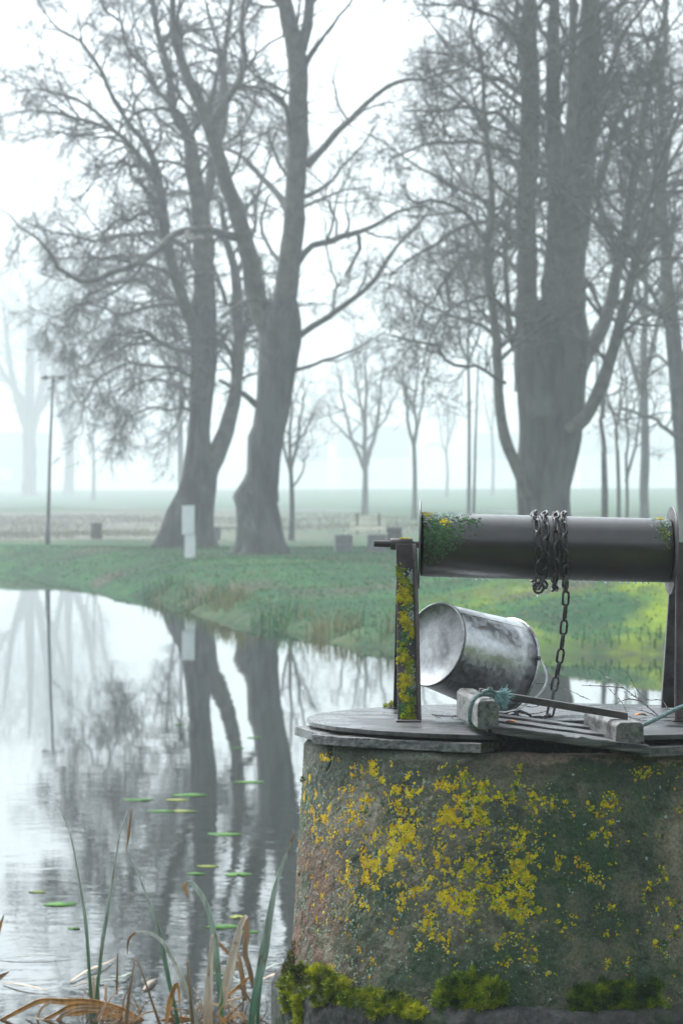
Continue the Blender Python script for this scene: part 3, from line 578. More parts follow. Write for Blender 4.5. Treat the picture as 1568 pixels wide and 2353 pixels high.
# ------------------------------------------------------------------ far houses
def house(label, px0, px1, D, hgt, roofh, wallc, wins, seed):
    hgt *= 2.3; roofh *= 2.2; wins = [(a, b*2.3, c*2.0, d*2.0) for a, b, c, d in wins]
    x0 = (px0-784)/F*D; x1 = (px1-784)/F*D; z0 = float(ground_z((x0+x1)/2, D))-.3; root = thing('house', label, 'building', 'houses fading in the mist', ((x0+x1)/2, D, z0))
    wm = simple('house_plaster', wallc, tuple(min(1, c*1.15) for c in wallc), 1, .9, 0); dp = 8
    attach(MB().box((x0, D, z0), (x1, D+dp, z0+hgt)).build('wall', wm, smooth=False), root)
    m = MB(); e = .4; zt = z0+hgt
    m.add([(x0-e, D-e, zt), (x1+e, D-e, zt), (x1+e, D+dp+e, zt), (x0-e, D+dp+e, zt), (x0-e, D+dp/2, zt+roofh), (x1+e, D+dp/2, zt+roofh)], [(0, 1, 5, 4), (2, 3, 4, 5), (0, 4, 3), (1, 2, 5), (0, 3, 2, 1)])
    rf = attach(m.build('roof', M_roof, smooth=False), root)
    for fx, fz, w, h in wins:
        xx = x0+(x1-x0)*fx; fr = attach(MB().box((xx-w/2-.1, D-.06, z0+fz-.1), (xx+w/2+.1, D-.01, z0+fz+h+.1)).build('window', M_white, smooth=False), root)
        g = MB().box((xx-w/2, D-.09, z0+fz), (xx+w/2, D-.065, z0+fz+h)).build('pane', M_glass, smooth=False); g.parent = fr; g.matrix_parent_inverse = fr.matrix_parent_inverse.copy()
    ch = MB().box((x0+(x1-x0)*.7, D+3.6, zt+roofh*.6), (x0+(x1-x0)*.7+.8, D+4.3, zt+roofh+.9)).build('chimney', M_roof, smooth=False); ch.parent = rf; ch.matrix_parent_inverse = rf.matrix_parent_inverse.copy()
M_roof = simple('slate_roof', (.10, .10, .11), (.16, .16, .17), 2, .8, 0); M_glass = NT('window_glass').base((.05, .06, .07)).setv(Roughness=.08).m
house('long low pale house in the mist at the far left edge', -120, 105, 760, 3.6, 2.4, (.30, .31, .31), [(.3, 1.2, 1.2, 1.2), (.6, 1.2, 1.2, 1.2), (.85, 1.2, 1.2, 1.2)], 1)
house('small white house between the scarred trunk and the bench', 636, 748, 800, 3.2, 2.2, (.75, .76, .76), [(.3, 1.1, 1.1, 1.2), (.7, 1.1, 1.1, 1.2)], 2)
house('white house with tall roof directly behind the bench', 778, 935, 800, 3.6, 3.4, (.80, .80, .80), [(.22, 1.2, 1.3, 1.3), (.5, 1.2, 1.3, 1.3), (.78, 1.2, 1.3, 1.3)], 3)
house('pale house in the mist left of the massive trunk', 1090, 1200, 820, 3.4, 3.0, (.62, .64, .64), [(.3, 1.2, 1.2, 1.2), (.7, 1.2, 1.2, 1.2)], 4)
house('wide pale house in the mist right of the massive trunk', 1330, 1560, 850, 4.2, 3.0, (.62, .64, .64), [(.15, 1.2, 1.4, 1.3), (.4, 1.2, 1.4, 1.3), (.65, 1.2, 1.4, 1.3), (.9, 1.2, 1.4, 1.3)], 5)

# ------------------------------------------------------------------ park furniture on the bank
def gz(x, y): return float(ground_z(x, y))
def lamp(label, px, D, top, heads):
    x = (px-784)/F*D; z0 = gz(x, D); zt = Zf(top, D); o = thing('lamp_post', label, 'lamp post', None, (x, D, z0)); lx = .15*(D/94)
    attach(MB().tube([(x, D, z0-.1), (x+lx*.4, D, (z0+zt)/2), (x+lx, D, zt)], [.055, .042, .032], 10).build('pole', M_pole), o)
    attach(MB().tube([(x, D, z0-.05), (x+.003, D, z0+.7)], [.075, .07], 10).build('base_sleeve', M_pole), o)
    if heads:
        attach(MB().tube([(x+lx-.2, D, zt-.02), (x+lx, D, zt+.03), (x+lx+.2, D, zt-.02)], .022, 6).build('crossarm', M_pole), o)
        for s_ in (-1, 1):
            v_, f_ = lathe([(0.001, .08), (.05, .07), (.11, .02), (.12, 0), (.10, -.03), (.03, -.05), (.001, -.05)], 14, Matrix.Translation((x+lx+s_*.22, D, zt-.02)))
            attach(mesh('lamp_head', v_, f_, M_pole), o)
    return o
lamp('grey lamp post with two small heads standing at the left end of the bank', 110, 94, 866, True)
lamp('plain dark pole left of the massive tree', 1086, 118, 812, False)
# white utility box on its post
D = 76; x0 = (418-784)/F*D; x1 = (447-784)/F*D; xm = (x0+x1)/2; z0 = gz(xm, D)
o = thing('utility_cabinet', 'white metal utility box on a white post in front of the leaning tree', 'utility box', None, (xm, D, z0))
attach(MB().box((x0, D, Zf(1228, D)), (x1-.01, D+.22, Zf(1163, D))).build('box', M_white, smooth=False, bevel=.01), o)
attach(MB().box((x0+.06, D+.03, z0-.1), (x1+.01, D+.18, Zf(1229, D))).build('pedestal', M_white, smooth=False, bevel=.008), o)
attach(MB().box((x0-.01, D-.01, Zf(1163, D)+.001), (x1, D+.23, Zf(1163, D)+.02)).build('lid', M_white, smooth=False), o)
attach(MB().box((x0+.05, D-.012, Zf(1222, D)), (x1-.06, D-.001, Zf(1170, D))).build('door', M_white, smooth=False, bevel=.004), o)
def bench(label, xa, D, wdt, back, rot=0):
    z0 = gz(xa+wdt/2, D); o = thing('park_bench', label, 'bench', 'benches on the far bank', (xa, D, z0)); bpy.context.view_layer.update()
    Mx = Matrix.Translation((xa, D, z0)) @ Matrix.Rotation(rot, 4, 'Z')
    for x_ in (0, wdt-.42): attach(MB().box((x_, 0, -.1), (x_+.42, .5, .42), Mx, .006).build('leg', M_conc2, smooth=False, bevel=.015), o)
    m = MB()
    for j in range(3): m.box((-.04+.3, .04+j*.15, .422), (wdt+.04-.0, .16+j*.15, .465), Mx, .002)
    attach(m.build('seat', M_slat, smooth=False), o)
    if back:
        m = MB()
        for j in range(3): m.box((.40, .53+j*.05, .52+j*.125), (wdt+.04, .55+j*.05, .625+j*.125), Mx, .002)
        attach(m.build('backrest', M_slat, smooth=False), o)
        for x_ in (.55, wdt-.15): attach(MB().box((x_, .575, .40), (x_+.05, .66, .95), Mx).build('back_support', M_conc2, smooth=False), o)
    return o
D = 82; bench('bench with concrete block legs and pale slatted backrest near the windlass post', (770-784)/F*D, D, 1.24, True, .06)
D = 101; bench('low backless bench half hidden between the two left tree trunks', (474-784)/F*D, D, 1.3, False)
D = 84; x = (905-784)/F*D; z0 = gz(x, D)
o = thing('litter_bin', 'dark square litter bin right of the slatted bench', 'bin', None, (x, D, z0))
attach(MB().box((x-.19, D-.19, z0-.05), (x+.19, D+.19, z0+.52)).build('body', M_dkwood, smooth=False, bevel=.01), o); attach(MB().box((x-.21, D-.21, z0+.522), (x+.21, D+.21, z0+.56)).build('rim', M_conc2, smooth=False), o)
D = 104; x = (222-784)/F*D; z0 = gz(x, D)
o = thing('litter_bin', 'dark slatted wooden litter bin on the left between lamp post and leaning tree', 'bin', None, (x, D, z0))
m = MB()
for j in range(14):
    a = 2*PI*j/14; Mx = Matrix.Translation((x, D, z0)) @ Matrix.Rotation(a, 4, 'Z'); m.box((.15, -.032, -.05), (.175, .032, .47), Mx)
attach(m.build('slats', M_dkwood, smooth=False), o); v_, f_ = lathe([(.148, 0), (.148, .44), (.13, .44), (.13, .02), (.001, .02)], 20, Matrix.Translation((x, D, z0))); attach(mesh('liner', v_, f_, M_pole), o)
v_, f_ = lathe([(.15, .475), (.19, .475), (.19, .50), (.15, .50), (.15, .475)], 20, Matrix.Translation((x, D, z0))); attach(mesh('rim', v_, f_, M_dkwood), o)

# ------------------------------------------------------------------ the well
WX, WY = .505, 8.0; ZT = 1.422; ZL = .856
well = thing('well', 'round concrete well spotted with yellow lichen and mossy at its ledge', 'well', None, (WX, WY, .05))
def ring_r(z): return .592+(.626-.592)*np.clip((ZT-z)/(ZT-ZL), 0, 1)
nth, nz = 900, 150; th = np.linspace(0, 2*PI, nth, endpoint=False); zz = np.linspace(ZL-.02, ZT, nz)
TH, ZZ = np.meshgrid(th, zz); top = sst(ZT-.03, ZT, ZZ); chip = vnoise(TH*12, ZZ*0, 1, 31)*.5+vnoise(TH*45, ZZ*0, 1, 32)*.35
ZZ2 = ZZ+top*chip*.010; RR = ring_r(ZZ)-.010*sst(ZT-.018, ZT, ZZ)*(1+chip)
RR += vnoise(TH*30, ZZ*45, 1, 33)*.003+vnoise(TH*70, ZZ*110, 1, 34)*.0025+vnoise(TH*160, ZZ*260, 1, 35)*.0014
# the crack below the lid, cut into the surface
def pix(x, y, z): return 784+x/y*F, HOR-(z-CZ)/y*F
crack = np.array([(751, 1690), (757, 1712), (760, 1735), (757, 1757), (750, 1772)], float)
X = WX+RR*np.cos(TH); Y = WY+RR*np.sin(TH); cpx, cpy = pix(X, Y, ZZ2); cxp = np.interp(cpy, crack[:, 1], crack[:, 0]); wdt = np.interp(cpy, [1690, 1735, 1772], [4.2, 3.0, .8])
RR = RR-.022*((np.abs(cpx-cxp) < wdt) & (cpy < 1773) & (Y < WY))
X = WX+RR*np.cos(TH); Y = WY+RR*np.sin(TH); v = np.stack([X, Y, ZZ2], -1).reshape(-1, 3)
i = (np.arange(nz-1)[:, None]*nth+np.arange(nth)[None, :]).ravel(); j = (np.arange(nz-1)[:, None]*nth+(np.arange(nth)[None, :]+1) % nth).ravel()
quads = [np.stack([i, j, j+nth, i+nth], 1)]
extra = [(.535, ZT+.002), (.515, ZT-.02), (.515, .3)]; vv = [v]; cnt = len(v); prev = (nz-1)*nth
for r_, z_ in extra:
    vv.append(np.stack([WX+r_*np.cos(th), WY+r_*np.sin(th), np.full(nth, z_)+(chip[0]*.008 if z_ > ZT else 0)], 1)); a = prev+np.arange(nth); b = prev+(np.arange(nth)+1) % nth; quads.append(np.stack([a, b, b-prev+cnt, a-prev+cnt], 1)); prev = cnt; cnt += nth
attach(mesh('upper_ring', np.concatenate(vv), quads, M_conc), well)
nth2 = 720; t2 = np.linspace(0, 2*PI, nth2, endpoint=False); v = []; q = []
prof = [(.60, ZL+.012), (.625, ZL+.014), (.645, ZL+.008), (.656, ZL-.002), (.663, ZL-.014)]+[(.667, ZL-.02-.012*i) for i in range(30)]+[(.668, .3), (.668, -.4)]
for k_, (r_, z_) in enumerate(prof):
    w_ = vnoise(t2*9, t2*0+k_*.11, 1, 41)*.012+vnoise(t2*42, t2*0+k_*.35, 1, 42)*.007+vnoise(t2*110, t2*0+k_*.8, 1, 43)*.004
    w_ = w_-.016*np.clip(vnoise(t2*16, t2*0+z_*14, 1, 44)-.18, 0, 1)*3*(z_ > ZL-.06)
    v.append(np.stack([WX+(r_+w_)*np.cos(t2), WY+(r_+w_)*np.sin(t2), z_+w_*.9], 1))
    if k_: a = (k_-1)*nth2+np.arange(nth2); b = (k_-1)*nth2+(np.arange(nth2)+1) % nth2; q.append(np.stack([a, a+nth2, b+nth2, b], 1))
attach(mesh('base_ring', np.concatenate(v), q, mat_ledge()), well)
v_, f_ = lathe([(.514, .45), (.001, .45)], 60, Matrix.Translation((WX, WY, 0))); attach(mesh('well_water', v_, f_, M_water), well)

def flakes(name, c, nrm, size, mats, mi, parent, hfac=.22, k=8, rng=R):
    N = len(c); nrm = unit(nrm); a = unit(np.cross(nrm, np.tile([.31, .2, .93], (N, 1)))); b = np.cross(nrm, a); ang = np.arange(k)*2*PI/k
    rr = size[:, None]*rng.uniform(.5, 1.4, (N, k)); h = size*hfac
    rim = c[:, None, :]-nrm[:, None, :]*.0004+rr[..., None]*(np.cos(ang)[None, :, None]*a[:, None]+np.sin(ang)[None, :, None]*b[:, None])
    mid = c[:, None, :]+nrm[:, None, :]*(h*.9)[:, None, None]*rng.uniform(.5, 1.5, (N, k))[..., None]+(rr*.72)[..., None]*(np.cos(ang)[None, :, None]*a[:, None]+np.sin(ang)[None, :, None]*b[:, None])
    cen = c+nrm*(h*.7)[:, None]; v = np.concatenate([rim, mid, cen[:, None]], 1).reshape(-1, 3); o = (np.arange(N)*(2*k+1))[:, None]; q = np.arange(k)[None]; q2 = (q+1) % k
    Q = np.stack([o+q, o+q2, o+k+q2, o+k+q], -1).reshape(-1, 4); T = np.stack([o+k+q, o+k+q2, o+2*k+0*q], -1).reshape(-1, 3)
    ob = mesh(name, v, [Q, T], mats, fm=np.concatenate([np.repeat(mi, k), np.repeat(mi, k)]), smooth=False); ob['kind'] = 'stuff'; return attach(ob, parent)

# lichen on the well wall: clusters spread where it grows thick
def dens_y(px, py):
    g = lambda x, y, sx, sy: np.exp(-((px-x)/sx)**2-((py-y)/sy)**2)
    d = 1.25*g(970, 1920, 120, 115)+1.15*g(1075, 2035, 110, 100)+.8*g(1100, 1850, 90, 60)+.55*g(860, 1790, 55, 40)+.5*g(830, 1960, 55, 130)+.28*g(1190, 1980, 100, 150)+.30*g(1180, 2110, 60, 70)
    d += .16*g(735, 1880, 45, 170)+.22*g(1540, 1780, 60, 50)+.16*g(1535, 2070, 50, 55)+.05*g(1460, 1980, 90, 190)+.05*g(1300, 2120, 90, 110)+.03*g(1250, 1850, 260, 200)+.04*g(1400, 2200, 200, 50)
    return d
def surf(px_th, z): r = ring_r(z); return np.stack([WX+r*np.cos(px_th), WY+r*np.sin(px_th), z], -1)
def wall_clusters(n, dens, tight, cnt, smin, smax, rng, elong=1.0):
    a = rng.uniform(PI*.98, PI*1.95, n*30); z = rng.uniform(ZL+.01, ZT-.02, n*30); p = surf(a, z); px, py = pix(p[:, 0], p[:, 1], p[:, 2])
    keep = rng.rand(len(a)) < dens(px, py)*(.10+2.2*np.clip(vnoise(px, py, 52, 51)+vnoise(px, py, 20, 52)*.8+.10, 0, 1)); a, z = a[keep][:n], z[keep][:n]
    c = rng.randint(1, cnt, len(a)); c = np.where(rng.rand(len(a)) < .3, c*2, c); a2 = np.repeat(a, c); z2 = np.repeat(z, c); t = np.repeat(rng.uniform(.3, 1, len(a)), c)*tight
    a2 = a2+rng.normal(0, 1, len(a2))*t/.6; z2 = z2+rng.normal(0, 1, len(a2))*t*elong; a2 = np.clip(a2, PI*.96, PI*2); z2 = np.clip(z2, ZL+.01, ZT-.015)
    s = rng.uniform(smin, smax, len(a2))*np.where(rng.rand(len(a2)) < .12, 1.5, 1); p = surf(a2, z2); n_ = np.stack([np.cos(a2), np.sin(a2), 0*a2+.06], -1); n_ = n_+rng.normal(0, .16, n_.shape); return p, n_, s, a2
rg = np.random.RandomState(77)
q1 = wall_clusters(760, dens_y, .0090, 22, .0012, .0038, rg); q2 = wall_clusters(1500, lambda a, b: np.minimum(1, dens_y(a, b)*1.2+.03), .0045, 4, .0009, .0030, rg)
p, n_, s_, a2 = [np.concatenate([a, b]) for a, b in zip(q1, q2)]
px, py = pix(p[:, 0], p[:, 1], p[:, 2]); mi = np.where((px < 850) & (rg.rand(len(px)) < .45), 1, 0); mi = np.where((px > 1060) & (rg.rand(len(px)) < .5), 2, mi); mi = np.where((mi == 0) & (rg.rand(len(px)) < .22), 1, mi)
flakes('yellow_lichen', p, n_, s_, [M_yel, M_org, M_olive], mi, well, .14)
dp = lambda px, py: .9*np.exp(-((px-900)/190)**2-((py-2060)/170)**2)+.8*np.exp(-((px-735)/60)**2-((py-2080)/160)**2)+.35*np.exp(-((px-860)/130)**2-((py-1850)/90)**2)+.30*np.exp(-((px-1100)/160)**2-((py-1950)/150)**2)+.06
p, n_, s_, a2 = wall_clusters(1700, dp, .006, 4, .0010, .0030, rg); flakes('pale_lichen', p, n_, s_, [M_pale, M_grnl], (rg.rand(len(p)) < .35).astype(int), well, .12)
dg = lambda px, py: .8*np.exp(-((px-1080)/170)**2-((py-1830)/90)**2)+.5*np.exp(-((px-1230)/300)**2-((py-2000)/220)**2)+.25
p, n_, s_, a2 = wall_clusters(750, dg, .009, 6, .0012, .0042, rg); flakes('green_lichen', p, n_, s_, [M_grnl], np.zeros(len(p), int), well, .05)

# moss cushions on the ledge
M_moss = NT('moss'); _n = M_moss.noise(22, 5, .6); M_moss.base(M_moss.ramp(_n, [(.38, (.04, .07, .006)), (.5, (.26, .32, .010)), (.60, (.60, .58, .012))])).setv(Roughness=.8); M_moss = M_moss.m
M_mossd = NT('dark_moss'); _n = M_mossd.noise(22, 5, .6); M_mossd.base(M_mossd.ramp(_n, [(.40, (.025, .055, .008)), (.5, (.11, .19, .014)), (.62, (.38, .44, .015))])).setv(Roughness=.85); M_mossd = M_mossd.m
def moss(name, spots, mat, parent, per=700, rng=np.random.RandomState(5), L=.0135):
    vs = []; fs = []; nv = 0
    for (px, py, Yd, sx, sz, sy) in spots:
        c = P(px, py, Yd); N = int(per*(sx*sz)/(.05*.03)); N = max(60, min(N*3, 9000)); d = unit(rng.normal(0, 1, (N, 3))*np.array([1, 1, 1])); d[:, 1] = -np.abs(d[:, 1])*.9
        b = c+d*np.array([sx, sy, sz])*(1+.35*vnoise(d[:, 0]*3+px, d[:, 2]*3, 1, 5)[:, None]*2)*rng.uniform(.55, 1, (N, 1)); gd = unit(d+rng.normal(0, .45, (N, 3))+np.array([0, 0, .25])); l = rng.uniform(.4, 1, (N, 1))*L
        u = unit(np.cross(gd, rng.normal(0, 1, (N, 3))))*.0015; w = np.cross(gd, u)
        V = np.stack([b+u, b-u*.5+w*.87, b-u*.5-w*.87, b+gd*l], 1).reshape(-1, 3); i = np.arange(N)*4+nv
        fs.append(np.concatenate([np.stack([i, i+1, i+3], 1), np.stack([i+1, i+2, i+3], 1), np.stack([i+2, i, i+3], 1)])); vs.append(V); nv += len(V)
    o = mesh(name, np.concatenate(vs), [np.concatenate(fs)], mat, smooth=False); o['kind'] = 'stuff'; return attach(o, parent)
def led(px, off=0):   # depth of the ledge's outer edge seen at this column
    best = min(np.linspace(PI, 2*PI, 400), key=lambda a: abs(pix(WX+.665*math.cos(a), WY+.665*math.sin(a), ZL)[0]-px)); return WY+.665*math.sin(best)+off
sp = []
for px, py, w, h in [(662, 2262, 22, 26), (690, 2240, 30, 26), (668, 2300, 26, 26), (700, 2300, 34, 26), (735, 2240, 34, 24), (775, 2262, 30, 20), (690, 2335, 16, 34), (735, 2290, 30, 20), (765, 2285, 24, 16),
                     (810, 2296, 34, 20), (850, 2290, 34, 22), (890, 2310, 36, 22), (930, 2318, 40, 22), (965, 2330, 34, 18), (870, 2325, 34, 14), (905, 2290, 24, 14)]:
    Yd = led(px, .015); sp.append((px, py, Yd, w*Yd/F, h*Yd/F, .022))
moss('moss', sp, M_moss, well)
sp = []
for px, py, w, h in [(1040, 2290, 46, 44), (1085, 2270, 52, 44), (1130, 2285, 40, 40), (1060, 2330, 56, 26), (1110, 2325, 46, 24), (1010, 2330, 30, 22),
                     (1350, 2300, 44, 40), (1400, 2290, 56, 44), (1450, 2300, 54, 44), (1490, 2310, 38, 40), (1420, 2340, 80, 24), (1500, 2270, 20, 30), (1310, 2335, 24, 16), (1230, 2345, 20, 10)]:
    a_ = math.atan2(-1, 0); best = min(np.linspace(PI, 2*PI, 400), key=lambda a: abs(pix(WX+.627*math.cos(a), WY+.627*math.sin(a), ZL+.02)[0]-px)); Yd = WY+.627*math.sin(best)+.004
    sp.append((px, py, Yd, w*Yd/F, h*Yd/F, .020))
moss('dark_moss', sp, M_mossd, well)
sp = [(px, py, WY-.08, w*8/F, h*8/F, .02) for px, py, w, h in [(668, 2200, 8, 22), (660, 2222, 14, 14), (655, 2236, 10, 8), (676, 2170, 5, 12), (694, 1790, 4, 6), (690, 2010, 4, 6)]]
moss('brown_moss', sp, simple('brown_moss', (.07, .055, .01), (.20, .20, .015), 60, .9, 0), well, L=.007)

# ------------------------------------------------------------------ lid
LZ = 1.466; LR = .587
def disc_notch(name, z0, z1, label):
    # round sheet with a rectangular hatch opening at the front
    a0 = math.radians(-72.5); xa, xb, yb = .345, .655, 7.93
    pts = []
    aL = math.acos((xa-WX)/LR); aR = math.acos((xb-WX)/LR)
    for a in np.linspace(-aR, 2*PI-aL-2*PI*0, 200) if False else np.linspace(-aR, aL*-1+2*PI, 240): pts.append((WX+LR*math.cos(a)*(1+.004*math.sin(a*23)), WY+LR*math.sin(a)))
    pts += [(xa, yb), (xb, yb)]
    n = len(pts); v = [(x, y, z1) for x, y in pts]+[(x, y, z0) for x, y in pts]
    f = [tuple(range(n)), tuple(range(2*n-1, n-1, -1))]+[(i, n+i, n+(i+1) % n, (i+1) % n) for i in range(n)]
    o = mesh(name, v, f, M_sheet, smooth=False); m = o.modifiers.new('bevel', 'BEVEL'); m.width = .0015; m.segments = 2; m.limit_method = 'ANGLE'; return tag(o, label, 'well cover')
disc_notch('well_cover', LZ-.011, LZ, 'thin round wet grey cover sheet on top of the well')

def plank(name, A, B, inw, z0, z1, label, mat=M_wood, cat='plank', group=None, dz=0):
    """board whose outer edge runs A->B, reaching inwards by inw; ends subdivided and worn"""
    A = np.array(A, float); B = np.array(B, float); d = B-A; L = np.linalg.norm(d); d /= L; nrm = np.array([-d[1], d[0]]); n = max(6, int(L/.012)); v = []; f = []
    for i in range(n+1):
        t = i/n; w1, w2, w3 = [.0016*float(vnoise(np.array([i*1.0]), np.array([A[0]*40+q_]), 2.6, 70)[0]) for q_ in (0, 3, 7)]; p = A+d*L*t; q = p+nrm*inw; za = dz*t
        e = .003 if 0 < i < n else .0
        v += [(p[0]+nrm[0]*(.002+w1), p[1]+nrm[1]*(.002+w1), z1-.002+w2+za), (p[0]+nrm[0]*w3, p[1]+nrm[1]*w3, z0+w1+za), (q[0], q[1], z0+za), (q[0], q[1], z1+w2*.3+za)]
    for i in range(n):
        for j in range(4): a = i*4+j; b = i*4+(j+1) % 4; f.append((a, b, b+4, a+4))
    f += [(0, 1, 2, 3)[::-1], (n*4, n*4+1, n*4+2, n*4+3)]
    o = mesh(name, v, f, mat, smooth=False); m = o.modifiers.new('bevel', 'BEVEL'); m.width = .0018; m.segments = 2; m.limit_method = 'ANGLE'; m.angle_limit = .9; return tag(o, label, cat, group)
def LP(px, py, z): Y = (CZ-z)*F/(py-HOR); return ((px-784)/F*Y, Y)
plank('edge_plank', (-.112, 7.99), (-.050, 7.735), .10, 1.427, 1.450, 'short grey edge board at the left tip of the lid')
plank('edge_plank', (-.100, 7.80), (.060, 7.615), .085, 1.4245, 1.4475, 'weathered edge board at the left under the cover, left of the longest board') if False else None
plank('edge_plank', (-.070, 7.742), (.052, 7.610), .10, 1.4235, 1.4475, 'weathered dark edge board directly above the crack in the well')
plank('edge_plank', (-.012, 7.640), (.308, 7.425), .11, 1.4260, 1.4500, 'longest grey edge board along the front of the lid below the mossy post')
plank('edge_plank', (.664, 7.402), (1.02, 7.56), .11, 1.420, 1.443, 'dark grey edge board at the front right beside the hatch')
# hatch: slats running left-right, two cross battens, all nailed together
hatch = thing('hatch', 'slatted grey wooden hatch sagging at the front of the lid with two battens', 'hatch', None, (.49, 7.6, 1.45))
hx0, hx1 = .325, .668
def hz_(x, y): return 1.4935-.046*(x-hx0)/(hx1-hx0)*(1 if True else 0)-.0*(y-7.4)
ysl = [7.385, 7.462, 7.556, 7.650, 7.742, 7.832]
for j in range(len(ysl)-1):
    y0 = ysl[j]; y1 = ysl[j+1]-.010; n = 30; v = []; f = []; x0 = hx0+R.uniform(-.006, .006)+(.0 if j else .002); x1 = hx1+R.uniform(-.01, .004)+(.012 if j == 0 else 0); dzj = [0, -.004, .001, -.003, .002][j]
    for i in range(n+1):
        x = x0+(x1-x0)*i/n; z = hz_(x, y0)+dzj; w1, w2 = [.0022*float(vnoise(np.array([i*1.0]), np.array([j*9.+q_]), 2.4, 71)[0]) for q_ in (0, 4)]; dn = 0
        if j == 0 and 14 <= i <= 16: dn = -.004
        v += [(x, y0+w1, z+w2+dn), (x, y0+w2, z-.020+w1), (x, y1, z-.020), (x, y1+w1, z+w2*.5)]
    for i in range(n):
        for q in range(4): a = i*4+q; b = i*4+(q+1) % 4; f.append((a, b, b+4, a+4))
    f += [(3, 2, 1, 0), (n*4, n*4+1, n*4+2, n*4+3)]
    o = attach(mesh('slat', v, f, M_wood, smooth=False), hatch); m = o.modifiers.new('bevel', 'BEVEL'); m.width = .0025; m.segments = 2; m.limit_method = 'ANGLE'; m.angle_limit = .9
def batten(x0, x1, y0, y1, zb, h, sk, top_in=.010):
    n = 12; v = []; f = []
    for i in range(n+1):
        t = i/n; y = y0+(y1-y0)*t; xo = sk*t; e = R.normal(0, .0008, 6); k = 4
        v += [(x0+xo+e[0], y, zb), (x1+xo+e[1], y, zb), (x1+xo-.001+e[2], y+.0, zb+h-.008), (x1+xo-.008, y, zb+h+e[3]), (x0+xo+top_in, y, zb+h+e[4]), (x0+xo+.001+e[5], y, zb+h-.008)]
    for i in range(n):
        for q in range(6): a = i*6+q; b = i*6+(q+1) % 6; f.append((a, a+6, b+6, b))
    f += [(0, 1, 2, 3, 4, 5), tuple(n*6+q for q in (5, 4, 3, 2, 1, 0))]
    o = attach(mesh('batten', v, f, M_woodx, smooth=False), hatch); m = o.modifiers.new('bevel', 'BEVEL'); m.width = .003; m.segments = 2; m.limit_method = 'ANGLE'; m.angle_limit = .5; return o
batten(.299, .347, 7.400, 7.86, 1.480, .066, -.030)
batten(.604, .668, 7.400, 7.84, 1.4490, .048, -.040)
# steel bar across the battens
bar = MB(); A = P(1100, 1589, 7.56); B = P(1440, 1645, 7.50); dv = (B-A)/np.linalg.norm(B-A)
v = []; 
for q_ in (A, B):
    for yy, z_ in ((-.013, -.008), (.013, -.008), (.013, .008), (-.013, .008)): v.append(q_+np.array([0, yy, z_]))
bar.add(v, [(0, 1, 2, 3), (7, 6, 5, 4), (0, 4, 5, 1), (1, 5, 6, 2), (2, 6, 7, 3), (3, 7, 4, 0)])
o = bar.build('steel_bar', mat_iron('brown_grey_bar_steel', (.05, .043, .042), (.12, .105, .10), .35, .3), smooth=False, bevel=.0015); tag(o, 'flat dark steel bar lying across both battens of the hatch', 'bar')

# ------------------------------------------------------------------ windlass
AY = 8.10; yaw = math.radians(2.2)
A0 = np.array([(965-784)/F*AY, AY, Zf(1251, AY)]); A1 = np.array([(1538-784)/F*(AY+.02), AY+.022, Zf(1265, AY+.02)]); ax = unit(A1-A0)
wl = thing('windlass', 'dark steel well windlass with drum, round flanges and mossy angle iron legs', 'windlass', None, (.49, AY, LZ))
L = np.linalg.norm(A1-A0); Mx = axisM(A0, ax); RD = .0775
v_, f_ = lathe([(.02, 0.003), (RD-.001, .003), (RD, .006), (RD, L*.25), (RD, L*.5), (RD, L*.75), (RD, L-.006), (RD-.001, L-.003), (.02, L-.003)], 96, Mx); drum = attach(mesh('drum', v_, f_, M_drum), wl)
m_ = drum.modifiers.new('edge', 'EDGE_SPLIT'); m_.split_angle = .7
for p0, tw in ((A0-ax*.002, -.02), (A1+ax*.002, .01)):
    v_, f_ = lathe([(.001, -.0022), (.1065, -.0022), (.1075, 0), (.1065, .0022), (.001, .0022)], 72, axisM(p0, ax+np.array([0, tw*3, 0]))); o = attach(mesh('flange', v_, f_, M_edge), wl); o.modifiers.new('edge', 'EDGE_SPLIT').split_angle = .7
s0 = A0-ax*.112
v_, f_ = lathe([(.0052, .012), (.0052, 0), (.0078, 0), (.0080, .004), (.0080, .115)], 24, axisM(s0, ax)); attach(mesh('axle', v_, f_, M_iron), wl).modifiers.new('edge', 'EDGE_SPLIT').split_angle = .7
attach(MB().tube([A1, A1+ax*.045], .0065, 16).build('axle', M_iron), wl)
v_, f_ = lathe([(.006, 0), (.011, 0), (.011, .012), (.006, .012)], 6, axisM(A1+ax*.012, ax)); attach(mesh('nut', v_, f_, M_iron, smooth=False), wl)
c0 = A0-ax*.072
v_, f_ = lathe([(.0082, 0), (.0135, 0), (.0140, .001), (.0140, .052), (.0135, .053), (.0082, .053)], 32, axisM(c0, ax)); attach(mesh('bearing_sleeve', v_, f_, M_iron), wl).modifiers.new('edge', 'EDGE_SPLIT').split_angle = .7
